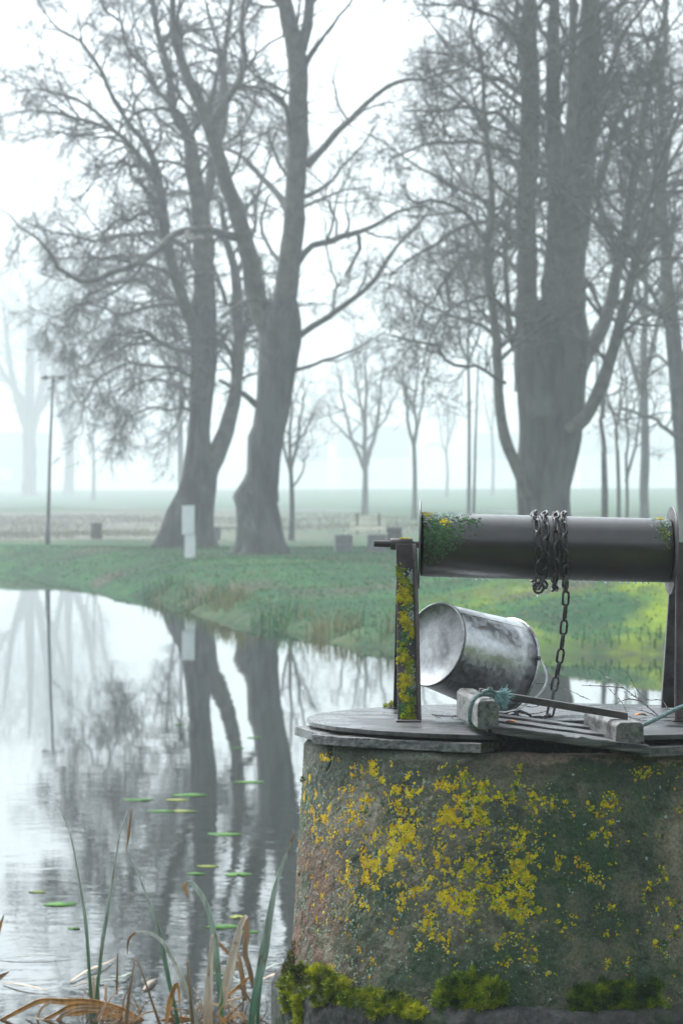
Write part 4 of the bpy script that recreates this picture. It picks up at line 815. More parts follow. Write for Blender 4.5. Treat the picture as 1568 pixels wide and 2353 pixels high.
def angle_leg(top, bot, w_top, w_bot, dep, th, face, yawdeg, name='leg', flange_side=1, mat=M_iron):
    """angle iron from bot to top: a web facing the viewer (or away) and a flange standing off it"""
    v = []; f = []; ry = math.radians(yawdeg); ux = np.array([math.cos(ry), math.sin(ry), 0]); uy = np.array([-math.sin(ry), math.cos(ry), 0])
    for c, w in ((bot, w_bot), (top, w_top)):
        c = np.array(c); s = flange_side; L_ = [(-w/2*s, 0), (w/2*s, 0), (w/2*s, face*dep), (w/2*s-th*s, face*dep), (w/2*s-th*s, face*th), (-w/2*s, face*th)]
        for a, b in L_: v.append(c+ux*a+uy*b)
    n = 6
    f += [(i, (i+1) % n, n+(i+1) % n, n+i) for i in range(n)]+[(5, 4, 3, 2, 1, 0), (6, 7, 8, 9, 10, 11)]
    o = attach(mesh(name, v, f, mat, smooth=False), wl); m = o.modifiers.new('bevel', 'BEVEL'); m.width = .0009; m.segments = 2; m.limit_method = 'ANGLE'; return o
xl = .152
legL = angle_leg((xl, 8.075, Zf(1249, 8.08)), (xl+.004, 7.895, LZ+.002), .044, .050, .034, .0045, -1, 13)
angle_leg((xl+.002, 8.125, 1.868), (xl-.0, 8.36, LZ+.002), .040, .046, .030, .0045, 1, 6)
fp = attach(MB().box((xl-.024, 7.855, LZ+.0005), (xl+.033, 7.905, LZ+.0045)).build('foot_plate', M_edge, smooth=False, bevel=.0008), wl)
attach(MB().box((xl-.024, 8.345, LZ+.0005), (xl+.03, 8.39, LZ+.0045)).build('foot_plate', M_iron, smooth=False, bevel=.0008), wl)
xr = .822
angle_leg((xr+.001, 8.10, 1.885), (xr-.008, 7.895, LZ+.002), .034, .062, .034, .0045, -1, -4, flange_side=-1)
angle_leg((xr-.001, 8.15, 1.885), (xr+.0, 8.36, LZ+.002), .034, .050, .030, .0045, 1, 0, flange_side=-1, mat=M_edge)
attach(MB().box((xr-.045, 7.86, LZ+.0005), (xr+.03, 7.905, LZ+.0045)).build('foot_plate', M_iron, smooth=False, bevel=.0008), wl)
v_, f_ = lathe([(.0068, 0), (.0135, 0), (.0135, .045), (.0068, .045)], 24, axisM(A1+ax*.027, ax)); attach(mesh('bearing_sleeve', v_, f_, M_iron), wl)
# lichen on the near left leg
def leg_pt(u, t):   # u across -1..1, t up 0..1, on the viewer-side face of the web
    bot = np.array([xl+.004, 7.895, LZ+.002]); top_ = np.array([xl, 8.075, Zf(1249, 8.08)]); w = .050+(.044-.050)*t; ry = math.radians(13)
    return bot[None]*(1-t[:, None])+top_[None]*t[:, None]+np.stack([np.cos(ry)*u*w/2, np.sin(ry)*u*w/2-.0048+0*u, 0*u], 1)+np.array([0, -.0003, 0])
M_olive_y = simple('mustard_olive_lichen', (.12, .16, .006), (.26, .32, .01), 60, .85, .3); M_grnl2 = simple('leaf_green_lichen', (.04, .11, .04), (.10, .21, .08), 70, .9, .3)
M_olive = simple('yellow_olive_lichen', (.22, .20, .005), (.58, .50, .010), 90, .85, .3)
def leg_lichen(spec, mats, name, seed):
    rng = np.random.RandomState(seed); P_ = []; S_ = []; Mi = []
    for (u0, t0, su, stt, n, m) in spec:
        u = np.clip(rng.normal(u0, su, n), -.95, .72); t = np.clip(rng.normal(t0, stt, n), .01, .96); P_.append(leg_pt(u, t)); S_.append(rng.uniform(.0016, .0042, n)); Mi.append(np.full(n, m))
    p = np.concatenate(P_); nn = np.tile([-.2, -1, .35], (len(p), 1))+rng.normal(0, .3, (len(p), 3)); flakes(name, p, nn, np.concatenate(S_), mats, np.concatenate(Mi), wl, .5, 7, rng)
sp = []
for (py, u, n, m, sv) in [(1315, -.6, 40, 1, .022), (1330, .5, 20, 3, .02), (1336, .0, 28, 1, .01), (1362, -.3, 60, 0, .016), (1385, .2, 60, 0, .018), (1378, -.7, 20, 0, .01), (1395, .4, 20, 2, .014), (1402, .0, 26, 2, .012),
                         (1425, -.2, 80, 0, .018), (1440, .2, 50, 0, .016), (1452, .5, 26, 0, .01), (1458, -.1, 26, 2, .012), (1462, .4, 30, 0, .012), (1476, -.2, 22, 2, .012), (1482, -.3, 22, 1, .008), (1498, -.6, 20, 1, .008),
                         (1512, -.2, 40, 0, .014), (1525, .3, 30, 1, .012), (1520, -.6, 30, 0, .012), (1545, .3, 40, 1, .014), (1560, -.2, 60, 0, .016), (1572, .3, 50, 0, .014), (1580, -.4, 40, 0, .012), (1594, .1, 30, 2, .012), (1606, -.2, 40, 0, .013),
                         (1612, .4, 26, 1, .01), (1622, -.5, 20, 2, .01), (1632, .2, 40, 1, .014), (1640, -.2, 24, 2, .01), (1648, .2, 40, 1, .012), (1560, .6, 30, 3, .05), (1420, .6, 30, 3, .06), (1350, .6, 20, 1, .03), (1655, .3, 20, 0, .006)]:
    sp.append((u, (1658-py)/(1658-1249), .26, sv, int(n*1.9), m))
leg_lichen(sp, [M_olive, M_olive_y, M_grnl2, M_pale], 'leg_lichen', 3)
# lichen on the drum ends
rng = np.random.RandomState(9)
def drum_pts(xa, ang): xa = xa[:, None]; c = A0+ax*xa; u = unit(np.cross(ax, [0, 0, 1.])); w = np.cross(u, ax); u = -u if u[1] < 0 else u; w = np.array([0, 0, 1.]); n_ = -u*np.sin(ang)[:, None]+w*np.cos(ang)[:, None]; return c+n_*RD, n_
cl = []
for n, xm, xs_, am, as_, m in [(480, .045, .020, .25, .22, 3), (150, .035, .020, 1.0, .35, 2), (300, .045, .024, 1.25, .30, 2), (150, .040, .022, 1.0, .5, 2), (50, .055, .006, .75, .08, 0), (60, .016, .010, .3, .15, 0), (90, .075, .02, .95, .3, 2), (60, .03, .015, 1.6, .3, 2), (60, .085, .02, .25, .2, 3), (50, .12, .012, .7, .15, 2),
                             (50, L-.022, .010, .8, .3, 2), (20, L-.03, .006, .15, .06, 0), (40, L-.018, .008, 1.1, .2, 1), (14, L-.045, .006, .45, .2, 3), (30, L-.012, .005, .6, .3, 3)]:
    xa = np.clip(rng.normal(xm, xs_, n), .006, L-.006); an = np.clip(rng.normal(am, as_, n), -.3, 2.6); cl.append((xa, an, np.full(n, m)))
xa = np.concatenate([c[0] for c in cl]); an = np.concatenate([c[1] for c in cl]); mi = np.concatenate([c[2] for c in cl]); p, n_ = drum_pts(xa, an)
flakes('drum_lichen', p, n_+rng.normal(0, .35, n_.shape), rng.uniform(.0012, .0038, len(p)), [M_yel, M_olive_y, M_grnl2, M_pale], mi, wl, .55, 7, rng)
# top of the sleeve
p = c0+ax*.035+np.array([0, -.003, .0138])+rng.normal(0, 1, (26, 3))*np.array([.007, .002, .0006]); flakes('sleeve_lichen', p, np.tile([0, -.3, 1.], (26, 1))+rng.normal(0, .3, (26, 3)), rng.uniform(.0015, .003, 26), [M_yel], np.zeros(26, int), wl, .5, 7, rng)
moss('foot_moss', [(890, 1624, 8.40, .012, .008, .01), (900, 1618, 8.39, .008, .008, .008)], M_moss, wl, L=.007)
moss('leg_moss', [(934, 1630, 7.885, .008, .008, .003), (926, 1645, 7.88, .006, .006, .003), (944, 1618, 7.89, .006, .006, .003)], M_mossd, wl, L=.006)
# beads of water under the drum
M_drop = NT('water_drop').base((.9, .95, .97)).setv(Roughness=.02, IOR=1.33, Transmission_Weight=1.0).m
def drop(p, r):
    v_, f_ = lathe([(.0001, r*1.2), (r*.55, r*.8), (r*.95, r*.1), (r, -.35*r), (r*.8, -r*.95), (r*.4, -r*1.25), (.0001, -r*1.35)], 12, Matrix.Translation(tuple(p))); return mesh('water_drop', v_, f_, M_drop)
for k_, xx in enumerate([.072, .135, .152, .168, .33, .372, .388, .402, .425, .448, .462, .487, .502, .52, .538, .551]): attach(drop(A0+ax*xx+np.array([0, -.004, -RD-.0018]), R.uniform(.0016, .0030)), wl)

# ------------------------------------------------------------------ chain
ch = thing('chain', 'long steel chain wound round the drum and hanging down to the lid', 'chain', None, (.53, AY, 1.88))
LO, LW, WR = .0400, .0212, .0031      # outer length, outer width, wire radius
pts = []; hl = LO/2-LW/2
for t in np.linspace(-PI/2, PI/2, 9): pts.append(((LW/2-WR)*math.cos(t)*0+(LW/2-WR)*math.sin(t), hl+(LW/2-WR)*math.cos(t), 0))
for t in np.linspace(PI/2, 3*PI/2, 9): pts.append(((LW/2-WR)*math.sin(t), -hl+(LW/2-WR)*math.cos(t), 0))
lv, lf = tube(pts, WR, 10, closed=True); link_mesh = None
extra_v = []; extra_f = []; nlinks = 0; en = 0
def link_at(p, d, n, show=True, s=1.0):
    """link centred at p, long axis d, flat-side normal n"""
    global link_mesh, nlinks, en
    d = Vector(d).normalized(); n = Vector(n); n = (n-d*n.dot(d)).normalized(); x_ = d.cross(n)
    Mt = Matrix.Identity(4)
    for i in range(3): Mt[i][0] = x_[i]*s; Mt[i][1] = d[i]*s; Mt[i][2] = n[i]*s; Mt[i][3] = p[i]
    if show and nlinks < 99:
        if link_mesh is None:
            o = mesh('link', lv, lf, M_chain); link_mesh = o.data
        else: o = bpy.data.objects.new('link', link_mesh); S.collection.objects.link(o)
        o.parent = ch; o.matrix_parent_inverse = Matrix.Translation(ch.location).inverted(); o.matrix_basis = Mt; nlinks += 1
    else:
        a = np.array(Mt); extra_v.append(lv@a[:3, :3].T+a[:3, 3]); extra_f.extend([tuple(i+en for i in q) for q in lf]); en += len(lv)
pitch = .0345; RW = RD+.0060
turns = [(.2740, .1), (.2950, .5), (.3230, .9), (.3450, .3)]      # distance along the drum of each turn
for ti, (xa0, ph) in enumerate(turns):
    nl = 15; 
    for k_ in range(nl):
        th_ = 2*PI*(k_+ph)/nl; sag = .016*max(0, -math.cos(th_))**3; r = RW+sag; c = A0+ax*(xa0+.0045*math.sin(th_*1.0+ti)+.006*(1-math.cos(th_))/2)
        nrm = np.array([0, -math.sin(th_), math.cos(th_)]); tan = np.array([0, -math.cos(th_), -math.sin(th_)]); p = c+nrm*r
        tilt = (.80 if k_ % 2 else -.70)+R.uniform(-.12, .12); nn = nrm*math.cos(tilt)+ax*math.sin(tilt)
        link_at(p, tan+ax*R.uniform(-.08, .08), nn, show=(math.sin(th_) > -.15))
# end ring with a hanging drop
c = P(1236, 1350, 8.02); a = np.linspace(0, 2*PI, 28, endpoint=False); rp = [c+np.array([.0125*math.cos(t), .003*math.cos(t), .0125*math.sin(t)]) for t in a]
attach(MB().tube(rp, .0026, 10, closed=True).build('end_ring', M_chain), ch); link_at(c+np.array([.006, 0, .012]), (.4, .1, 1), (1, .2, 0)); attach(drop(c+np.array([-.002, -.001, -.0185]), .0026), ch)
# hanging run and the slack on the lid
hang = smooth_path([P(1300, 1330, 8.02), P(1297, 1400, 8.02), P(1291, 1470, 8.02), P(1282, 1530, 8.02), P(1272, 1580, 8.01), P(1267, 1612, 7.99), P(1262, 1640, 7.98), P(1246, 1650, 7.95)], .0005)
slack = smooth_path([P(1246, 1650, 7.95), P(1232, 1651, 7.93), P(1215, 1648, 7.93), P(1195, 1640, 7.93), P(1180, 1637, 7.93), P(1160, 1640, 7.92), P(1150, 1632, 7.95)], .0005)
run = np.vstack([hang, slack[1:]]); run[:, 2] = np.maximum(run[:, 2], LZ+.004); ds = np.concatenate([[0], np.cumsum(np.linalg.norm(np.diff(run, axis=0), axis=1))]); Ltot = ds[-1]; k_ = 0; s_ = .012
while s_ < Ltot-.01:
    p = np.array([np.interp(s_, ds, run[:, i]) for i in range(3)]); q = np.array([np.interp(s_+.006, ds, run[:, i]) for i in range(3)]); d_ = q-p+1e-9
    base_a = (.25 if k_ % 2 else PI/2-.30)+R.uniform(-.15, .15); nn = np.array([math.sin(base_a), -math.cos(base_a), 0]) if s_ < .29 else (np.array([0, -.5, .8]) if k_ % 2 else np.array([.2, .9, .5]))
    if abs(np.dot(unit(d_), unit(nn))) > .9: nn = np.array([0, 0, 1.])
    link_at(p, d_, nn, s=1.0); s_ += pitch; k_ += 1
if extra_v: o = attach(mesh('further_links', np.concatenate(extra_v), extra_f, M_chain), ch); o['kind'] = 'stuff'

# ------------------------------------------------------------------ bucket
bk_a = P(996, 1484, 7.985); bd = unit(np.array([.722, .640, -.262])); BL = .236; RB, RM = .1010, .1180
bc = bk_a+bd*BL; low = bc[2]-RM*math.sqrt(1-bd[2]**2); bk_a = bk_a+np.array([0, 0, LZ+.0015-low if low < LZ+.0015 else 0])*1.0; bc = bk_a+bd*BL
bucket = thing('bucket', 'galvanised metal bucket lying on its side between the windlass legs', 'bucket', None, tuple(bk_a)); Mb = axisM(bk_a, bd); seg = 96
v_, f_ = lathe([(RB, 0), (RB+(RM-RB)*.25, BL*.25), (RB+(RM-RB)*.5, BL*.5), (RB+(RM-RB)*.75, BL*.75), (RM, BL), (RM-.002, BL), (RB+(RM-RB)*.5-.002, BL*.5), (RB-.002, .008)], seg, Mb)
vv = np.array(v_); loc = vv-bk_a; vv += unit(loc-np.outer(loc@bd, bd))*(vnoise(vv[:, 0]*1.0, vv[:, 2]*1.0, .05, 61)*.0030)[:, None]
attach(mesh('body', vv, f_, M_zinc), bucket)
v_, f_ = lathe([(.0001, .006), (RB*.45, .0065), (RB-.006, .005), (RB-.004, .002), (RB-.0015, -.003), (RB+.0015, -.003), (RB+.0022, .000), (RB+.002, .005)], seg, Mb); attach(mesh('bottom', v_, f_, M_zincd), bucket)
a = np.linspace(0, 2*PI, 80, endpoint=False); ring = [np.array(Mb @ Vector(((RM+.002)*math.cos(t), (RM+.002)*math.sin(t), BL))) for t in a]; attach(MB().tube(ring, .0036, 10, closed=True).build('rim', M_zinc), bucket)
ring = [np.array(Mb @ Vector(((RB+.001)*math.cos(t), (RB+.001)*math.sin(t), .0005))) for t in a]; attach(MB().tube(ring, .0017, 8, closed=True).build('chime', M_edge), bucket)
hp = smooth_path([P(1238, 1512, 8.06), P(1252, 1540, 8.04), P(1254, 1566, 8.03), P(1242, 1590, 8.0), P(1215, 1612, 7.97), P(1190, 1628, 7.93), P(1160, 1636, 7.90), P(1135, 1634, 7.88), P(1120, 1625, 7.90)], .01)
hp[:, 2] = np.maximum(hp[:, 2], LZ+.003); attach(MB().tube(hp, .0028, 10).build('handle', M_zinc), bucket)
for sgn in (1,):
    e = np.array(P(1236, 1512, 8.05)); v_, f_ = lathe([(.0001, .003), (.005, .002), (.006, 0)], 16, axisM(e, (-.1, -.8, .3))); attach(mesh('handle_lug', v_, f_, M_edge), bucket)
# straight seam along the body
sm = []; 
for t in (0, 1): 
    q_ = np.array(Mb @ Vector(((RB+(RM-RB)*t)*math.cos(2.2), (RB+(RM-RB)*t)*math.sin(2.2), BL*t))); sm.append(q_)
attach(MB().tube(sm, .0014, 6).build('seam', M_zinc), bucket)

# ------------------------------------------------------------------ ropes
def rope(path, r=.0036, step=.0022, twist=520):
    p = smooth_path(path, step); t, u, w = frames(p); m = MB(); s = np.arange(len(p))*step
    for k_ in range(3):
        a = s*twist*.55+k_*2*PI/3; m.tube(p+(u*np.cos(a)[:, None]+w*np.sin(a)[:, None])*r*.52, r*.60, 6)
    return m
r1 = thing('tied_rope', 'faded teal rope tied round the left batten with a frayed knot', 'rope', None, tuple(P(1100, 1600, 7.4)))
m = rope([P(1139, 1596, 7.50), P(1118, 1594, 7.46), P(1098, 1598, 7.42), P(1086, 1610, 7.392), P(1080, 1630, 7.388), P(1078, 1652, 7.39), P(1084, 1668, 7.40), P(1096, 1676, 7.42)], .0046); attach(m.build('rope', M_rope), r1)
m = rope([P(1108, 1590, 7.44), P(1124, 1586, 7.43), P(1136, 1592, 7.435), P(1142, 1602, 7.45), P(1134, 1612, 7.45), P(1126, 1604, 7.46)], .0042); attach(m.build('knot', M_rope), r1)
m = MB(); rr_ = np.random.RandomState(12)
for k_ in range(260):
    a = P(1140+rr_.uniform(-5, 5), 1597+rr_.uniform(-8, 8), 7.435); ang = rr_.uniform(-1.15, .45); l = rr_.uniform(.018, .036); d_ = np.array([math.cos(ang), rr_.uniform(-.35, .1), math.sin(ang)]); b = a+d_*l*.55+rr_.normal(0, .002, 3); c_ = b+unit(d_+rr_.normal(0, .5, 3)+np.array([0, 0, -.35]))*l*.5
    m.tube([a, b, c_], [.0006, .0006, .0004], 3, cap=False)
for k_ in range(30):
    a = P(1124, 1590, 7.43); d_ = np.array([rr_.uniform(-.2, .3), rr_.uniform(-.2, .1), 1]); m.tube([a, a+d_*.008+rr_.normal(0, .001, 3), a+d_*.013], [.0006, .0006, .0004], 3, cap=False)
attach(m.build('frayed_end', M_fray), r1)
m = rope([P(1458, 1676, 7.41), P(1480, 1664, 7.43), P(1510, 1650, 7.5), P(1545, 1632, 7.6), P(1580, 1618, 7.75), P(1625, 1604, 7.86)], .0046); tag(m.build('loose_rope', M_rope), 'faded teal rope running from the right batten to the right windlass leg', 'rope')

# ------------------------------------------------------------------ twigs and leaves on the lid
def twig(lines, label, r=.0013):
    m = MB()
    for ln in lines:
        p = smooth_path([P(*q) for q in ln], .004); p[:, 2] = np.maximum(p[:, 2], LZ+.002); m.tube(p, np.linspace(r, r*.45, len(p)), 6)
        for i in range(6, len(p)-2, 7):
            mt = p[i]; m.tube([mt-np.array([.0015, 0, 0]), mt+np.array([.0, 0, .0016]), mt+np.array([.0015, 0, 0])], r*.9, 5)
    return tag(m.build('twig', M_twigk), label, 'twig', None)
M_twigk = simple('dark_wet_twig', (.02, .014, .014), (.05, .034, .032), 60, .4, .2)
twig([[(1512, 1645, 7.88), (1470, 1610, 7.95), (1430, 1580, 8.02), (1392, 1556, 8.08)], [(1400, 1560, 8.07), (1384, 1550, 8.1), (1380, 1541, 8.1)], [(1470, 1610, 7.95), (1440, 1606, 7.96), (1410, 1618, 7.93)], [(1430, 1580, 8.02), (1400, 1577, 8.06), (1335, 1574, 8.12)]], 'long dark forked twig slanting across the right of the lid', .0016)
twig([[(1538, 1640, 7.88), (1520, 1610, 7.94), (1490, 1608, 7.96), (1460, 1602, 8.0), (1430, 1588, 8.05)], [(1490, 1608, 7.96), (1466, 1590, 8.0), (1448, 1560, 8.02), (1430, 1535, 8.05)], [(1460, 1602, 8), (1456, 1585, 8.02)]], 'thin dark twig reaching up beside the right windlass leg', .0011)
twig([[(1512, 1648, 7.87), (1490, 1656, 7.82), (1460, 1652, 7.84), (1432, 1640, 7.88), (1445, 1632, 7.9)], [(1440, 1650, 7.85), (1430, 1618, 7.92), (1405, 1590, 8.0), (1390, 1575, 8.04)], [(1512, 1648, 7.87), (1480, 1634, 7.9), (1455, 1630, 7.92)]], 'dark twig curling round the orange leaf on the right of the lid', .0013)
twig([[(1130, 1632, 7.92), (1180, 1618, 7.97), (1225, 1624, 7.95), (1262, 1608, 8.0)], [(1180, 1636, 7.92), (1215, 1640, 7.9), (1245, 1636, 7.93), (1282, 1620, 7.97)]], 'thin twig lying under the steel bar near the chain', .0012)
twig([[(1215, 1570, 8.05), (1260, 1572, 8.1), (1310, 1588, 8.05), (1345, 1604, 7.99)], [(1330, 1598, 8.0), (1355, 1608, 7.97)]], 'thin curved twig right of the bucket rim', .0011)
twig([[(991, 1641, 7.87), (1008, 1644, 7.86), (1040, 1645, 7.86), (1074, 1646, 7.86)], [(1000, 1643, 7.87), (1003, 1649, 7.85), (1012, 1648, 7.85)], [(1035, 1645, 7.86), (1040, 1651, 7.85)]], 'short dark twig on the cover between the left leg and the hatch', .0016)
def leaf(px, py, z, s, rot, label, mat=M_leaf_o):
    Yd = (CZ-z)*F/(py-HOR); c = P(px, py, Yd); n = 9; v = []; f = []
    for i in range(n):
        t = i/(n-1); w = s*.32*math.sin(PI*min(1, t*.92+.04)); cz_ = .25*s*math.sin(t*PI)*.5
        for k_ in (-1, -.5, 0, .5, 1): v.append(((t-.5)*s, w*k_, cz_+abs(k_)*w*.3+.001))
    for i in range(n-1):
        for k_ in range(4): a_ = i*5+k_; f.append((a_, a_+1, a_+6, a_+5))
    v = np.array(v); cr, sr = math.cos(rot), math.sin(rot); v = np.stack([v[:, 0]*cr-v[:, 1]*sr, v[:, 0]*sr+v[:, 1]*cr, v[:, 2]], 1)+c
    o = mesh('fallen_leaf', v, f, mat); so_ = o.modifiers.new('s', 'SOLIDIFY'); so_.thickness = .0006; return tag(o, label, 'leaf')
leaf(1470, 1647, LZ+.001, .036, .3, 'orange brown leaf lying among twigs on the right of the lid')
leaf(1172, 1663, 1.484, .034, -.25, 'brown orange leaf lying on the hatch slats beside the left batten')
leaf(1126, 1583, 1.558, .016, .2, 'tiny orange leaf stuck on top of the rope knot')
leaf(880, 1640, LZ+.001, .010, 1.1, 'tiny brown leaf scrap on the left half of the cover')
leaf(776, 1681, 1.4485, .018, .4, 'small orange leaf caught between edge boards at the left of the lid')
moss('hatch_moss', [(1142, 1673, 7.43, .004, .010, .004), (1410, 1655, 7.56, .012, .006, .006)], M_moss, hatch, L=.005)

# ------------------------------------------------------------------ lily pads
def lily(px, py, w, mat, label, tilt=0):
    Yd = CZ*F/(py-HOR); x = (px-784)/F*Yd; rx = w/2*Yd/F; n = 26; rngl = np.random.RandomState(px); v = [(0, 0, .006)]; rr = []
    for i in range(n):
        a = .22+(2*PI-.44)*i/(n-1); r = rx*(1+.05*math.sin(3*a+px)+rngl.normal(0, .02)); up = .002+.004*max(0, math.sin(2*a+px))*rngl.rand(); v.append((r*math.cos(a), r*.85*math.sin(a), up+tilt*r*math.sin(a)))
    f = [(0, i, i+1) for i in range(1, n)]; v = np.array(v); ro = rngl.uniform(0, 6); c_, s_ = math.cos(ro), math.sin(ro); v = np.stack([v[:, 0]*c_-v[:, 1]*s_, v[:, 0]*s_+v[:, 1]*c_, v[:, 2]], 1)+np.array([x, Yd, 0])
    o = mesh('lily_pad', v, f, mat, smooth=True); so_ = o.modifiers.new('s', 'SOLIDIFY'); so_.thickness = .0008; return tag(o, label, 'lily pad', 'lily pads floating on the pond')
for a in [(438, 1827, 82, M_lily, 'green lily pad, farthest of the group between the two trunk reflections'), (408, 1838, 60, M_lily2, 'yellowish lily pad just in front of the farthest pad of the middle group'),
          (318, 1838, 74, M_lily, 'green lily pad at the left end of the middle group'), (372, 1864, 66, M_lily, 'green lily pad at the near left of the middle group'), (424, 1864, 62, M_lily2, 'pale green lily pad at the near right of the middle group'),
          (572, 1797, 74, M_lily, 'lily pad on the dark reflection of the scarred trunk'), (516, 1917, 82, M_lily, 'single lily pad below the middle group, nearer the well'),
          (478, 1991, 54, M_lily2, 'yellow green lily pad above a pair of green pads near the well'), (450, 2008, 48, M_lily, 'left green lily pad of the pair near the well'), (548, 2010, 72, M_lily, 'right green lily pad of the pair near the well'),
          (86, 2050, 44, M_lily2, 'small yellow green lily pad near the left edge'), (140, 2078, 86, M_lily, 'wide green lily pad near the left edge'), (548, 2108, 50, M_lily2, 'yellow lily pad behind the folded tan reeds'),
          (510, 2130, 80, M_lily, 'large dull green lily pad behind the folded tan reeds'), (572, 2142, 44, M_lily, 'small green lily pad between tan reeds and the well'), (412, 1665, 30, M_lily, 'small distant lily pad, left of three far ones'),
          (545, 1719, 36, M_lily, 'small distant lily pad, nearest of three far ones'), (584, 1695, 40, M_lily, 'small distant lily pad, right of three far ones'), (170, 2134, 34, M_lily, 'small dim lily pad left of the tall reed leaves')]: lily(*a)

# ------------------------------------------------------------------ reeds
def ribbon(path, w, fold=.25, tw=0, Ydef=12.5, taper=(.7, 1, .05), step=.012):
    pts = [P(q[0], q[1], q[2] if len(q) > 2 else Ydef) for q in path]; p = smooth_path(pts, step); n = len(p); t = np.gradient(p, axis=0); t = unit(t); s = np.linspace(0, 1, n)
    view = np.array([math.sin(tw), -math.cos(tw), .0]); side = unit(np.cross(t, view)); nn = unit(np.cross(side, t)); ww = .86*np.interp(s, [0, .45, 1], [w*taper[0], w*taper[1], w*taper[2]])[:, None]/2
    L_ = p-side*ww; R_ = p+side*ww; C_ = p-nn*ww*fold*2; v = np.stack([L_, p-side*ww*.5-nn*ww*fold, C_, p+side*ww*.5-nn*ww*fold, R_], 1).reshape(-1, 3); f = []
    for i in range(n-1):
        for k_ in range(4): a = i*5+k_; f.append((a, a+1, a+6, a+5))
    return v, f
def reed(label, path, w, mat, Yd=12.5, fold=.3, tw=0, taper=(.7, 1, .05), group='reed leaves standing in the pond margin', tip=None, name='reed_leaf'):
    v, f = ribbon(path, w, fold, tw, Yd, taper); o = mesh(name, v, f, mat); m = o.modifiers.new('s', 'SOLIDIFY'); m.thickness = .0012
    if tip:
        v, f = ribbon(tip[0], tip[1], .2, 0, Yd, (1, .9, .1)); t = mesh('dry_tip', v, f, tip[2]); t.parent = o; t.modifiers.new('s', 'SOLIDIFY').thickness = .001
    return tag(o, label, 'reed', group)
reed('tall thin green reed leaf, leftmost of the upright ones', [(214, 2370), (207, 2257), (198, 2130), (190, 2070), (179, 2005), (162, 1919), (136, 1850)], .016, M_reed, 13.0)
reed('tall green reed leaf leaning right, second from the left, with a brown tip beside it', [(212, 2360), (226, 2252), (236, 2161), (252, 2066), (267, 1966), (276, 1915), (292, 1864)], .017, M_reed, 12.9)
reed('narrow brown dead leaf tip hanging next to the second tall reed', [(288, 1964), (294, 1930), (299, 1890), (302, 1857)], .013, M_brown, 12.9, taper=(.05, 1, .3), name='dead_reed_leaf')
reed('green reed leaf with pale pointed tip leaning left in the middle of the reeds', [(415, 2375), (398, 2300), (381, 2219), (369, 2152), (352, 2100), (329, 2038), (303, 1972)], .021, M_reed, 12.7)
reed('pale arching reed leaf whose brown tip hangs down', [(458, 2375), (440, 2305), (418, 2250), (392, 2195), (372, 2163), (350, 2147), (328, 2142), (312, 2143)], .020, M_reedp, 12.45, .2, taper=(.5, 1, .5), tip=([(312, 2143), (299, 2153), (293, 2172), (293, 2196)], .012, M_brown))
reed('long grey green reed leaf bending over at its top', [(512, 2380), (506, 2290), (499, 2220), (493, 2155), (478, 2090), (458, 2050), (440, 2030), (428, 2029)], .027, M_reed, 12.6, .15, taper=(.6, 1, .75), tip=([(428, 2029), (423, 2038), (428, 2050), (434, 2063)], .016, M_amber))
reed('broad green reed leaf tallest beside the well, brown at its tip', [(572, 2385), (584, 2300), (603, 2204), (612, 2150), (620, 2100), (633, 2035), (652, 1978), (668, 1935)], .040, M_reed, 12.3, .25, taper=(.55, 1.0, .12), tip=([(659, 1960), (667, 1938), (672, 1925), (674, 1906)], .018, M_brown))
reed('narrow green blade hugging the broad reed leaf beside the well', [(590, 2375), (594, 2300), (602, 2240), (606, 2190)], .016, M_reed, 12.35)
GD = 'dead reed stalks in the pond margin'
def dead(label, path, w, mat, Yd=12.6, fold=.35, taper=(.9, 1, .5), tw=0): return reed(label, path, w, mat, Yd, fold, tw, taper, GD, name='dead_reed_leaf')
dead('pale tan broken reed stalk standing left of the thickest tan one', [(478, 2360), (478, 2300), (482, 2230), (488, 2148)], .040, M_dead, 12.5, taper=(1, .85, .25))
dead('thickest pale tan reed stalk leaning right, near the well', [(510, 2315), (520, 2260), (535, 2200), (550, 2140)], .042, M_dead, 12.6, taper=(.7, 1, .6))
dead('brown folded reed bent over above the thick tan stalk', [(535, 2180), (552, 2130), (564, 2108), (566, 2150), (563, 2190), (574, 2230), (582, 2270)], .024, M_brown, 12.65, taper=(.8, 1, .8))
dead('tan reed blade crossing above the thick stalk', [(540, 2170), (550, 2135), (560, 2112), (567, 2104)], .024, M_dead, 12.58, taper=(1, 1, .6))
dead('brown stalk behind the thick tan stalk', [(500, 2165), (520, 2185), (545, 2215), (556, 2250), (563, 2290)], .016, M_brown, 12.8)
dead('upright brown stalk right of the thick tan stalk', [(562, 2300), (556, 2240), (548, 2190)], .022, M_brown, 12.75)
dead('amber folded blade like an upturned V among the middle reeds', [(378, 2375), (388, 2315), (398, 2275), (406, 2260), (411, 2280), (412, 2312)], .024, M_amber, 12.4, taper=(.3, 1, .15))
dead('thin brown stalk leaning right, left of the upturned V', [(288, 2375), (296, 2290), (304, 2240), (311, 2202)], .020, M_brown, 12.4, taper=(1, .6, .1))
dead('thin brown stalk leaning left from the upturned V', [(374, 2375), (350, 2305), (330, 2245), (313, 2202)], .015, M_brown, 12.45, taper=(1, .6, .2))
dead('thin grey brown stalk upright right of the upturned V', [(444, 2375), (438, 2300), (432, 2240), (429, 2203)], .017, M_brown, 12.4, taper=(1, .7, .3))
dead('thin dark stalk between the two tall reed leaves and the middle reeds', [(268, 2285), (269, 2240), (270, 2192)], .009, M_brown, 13.2)
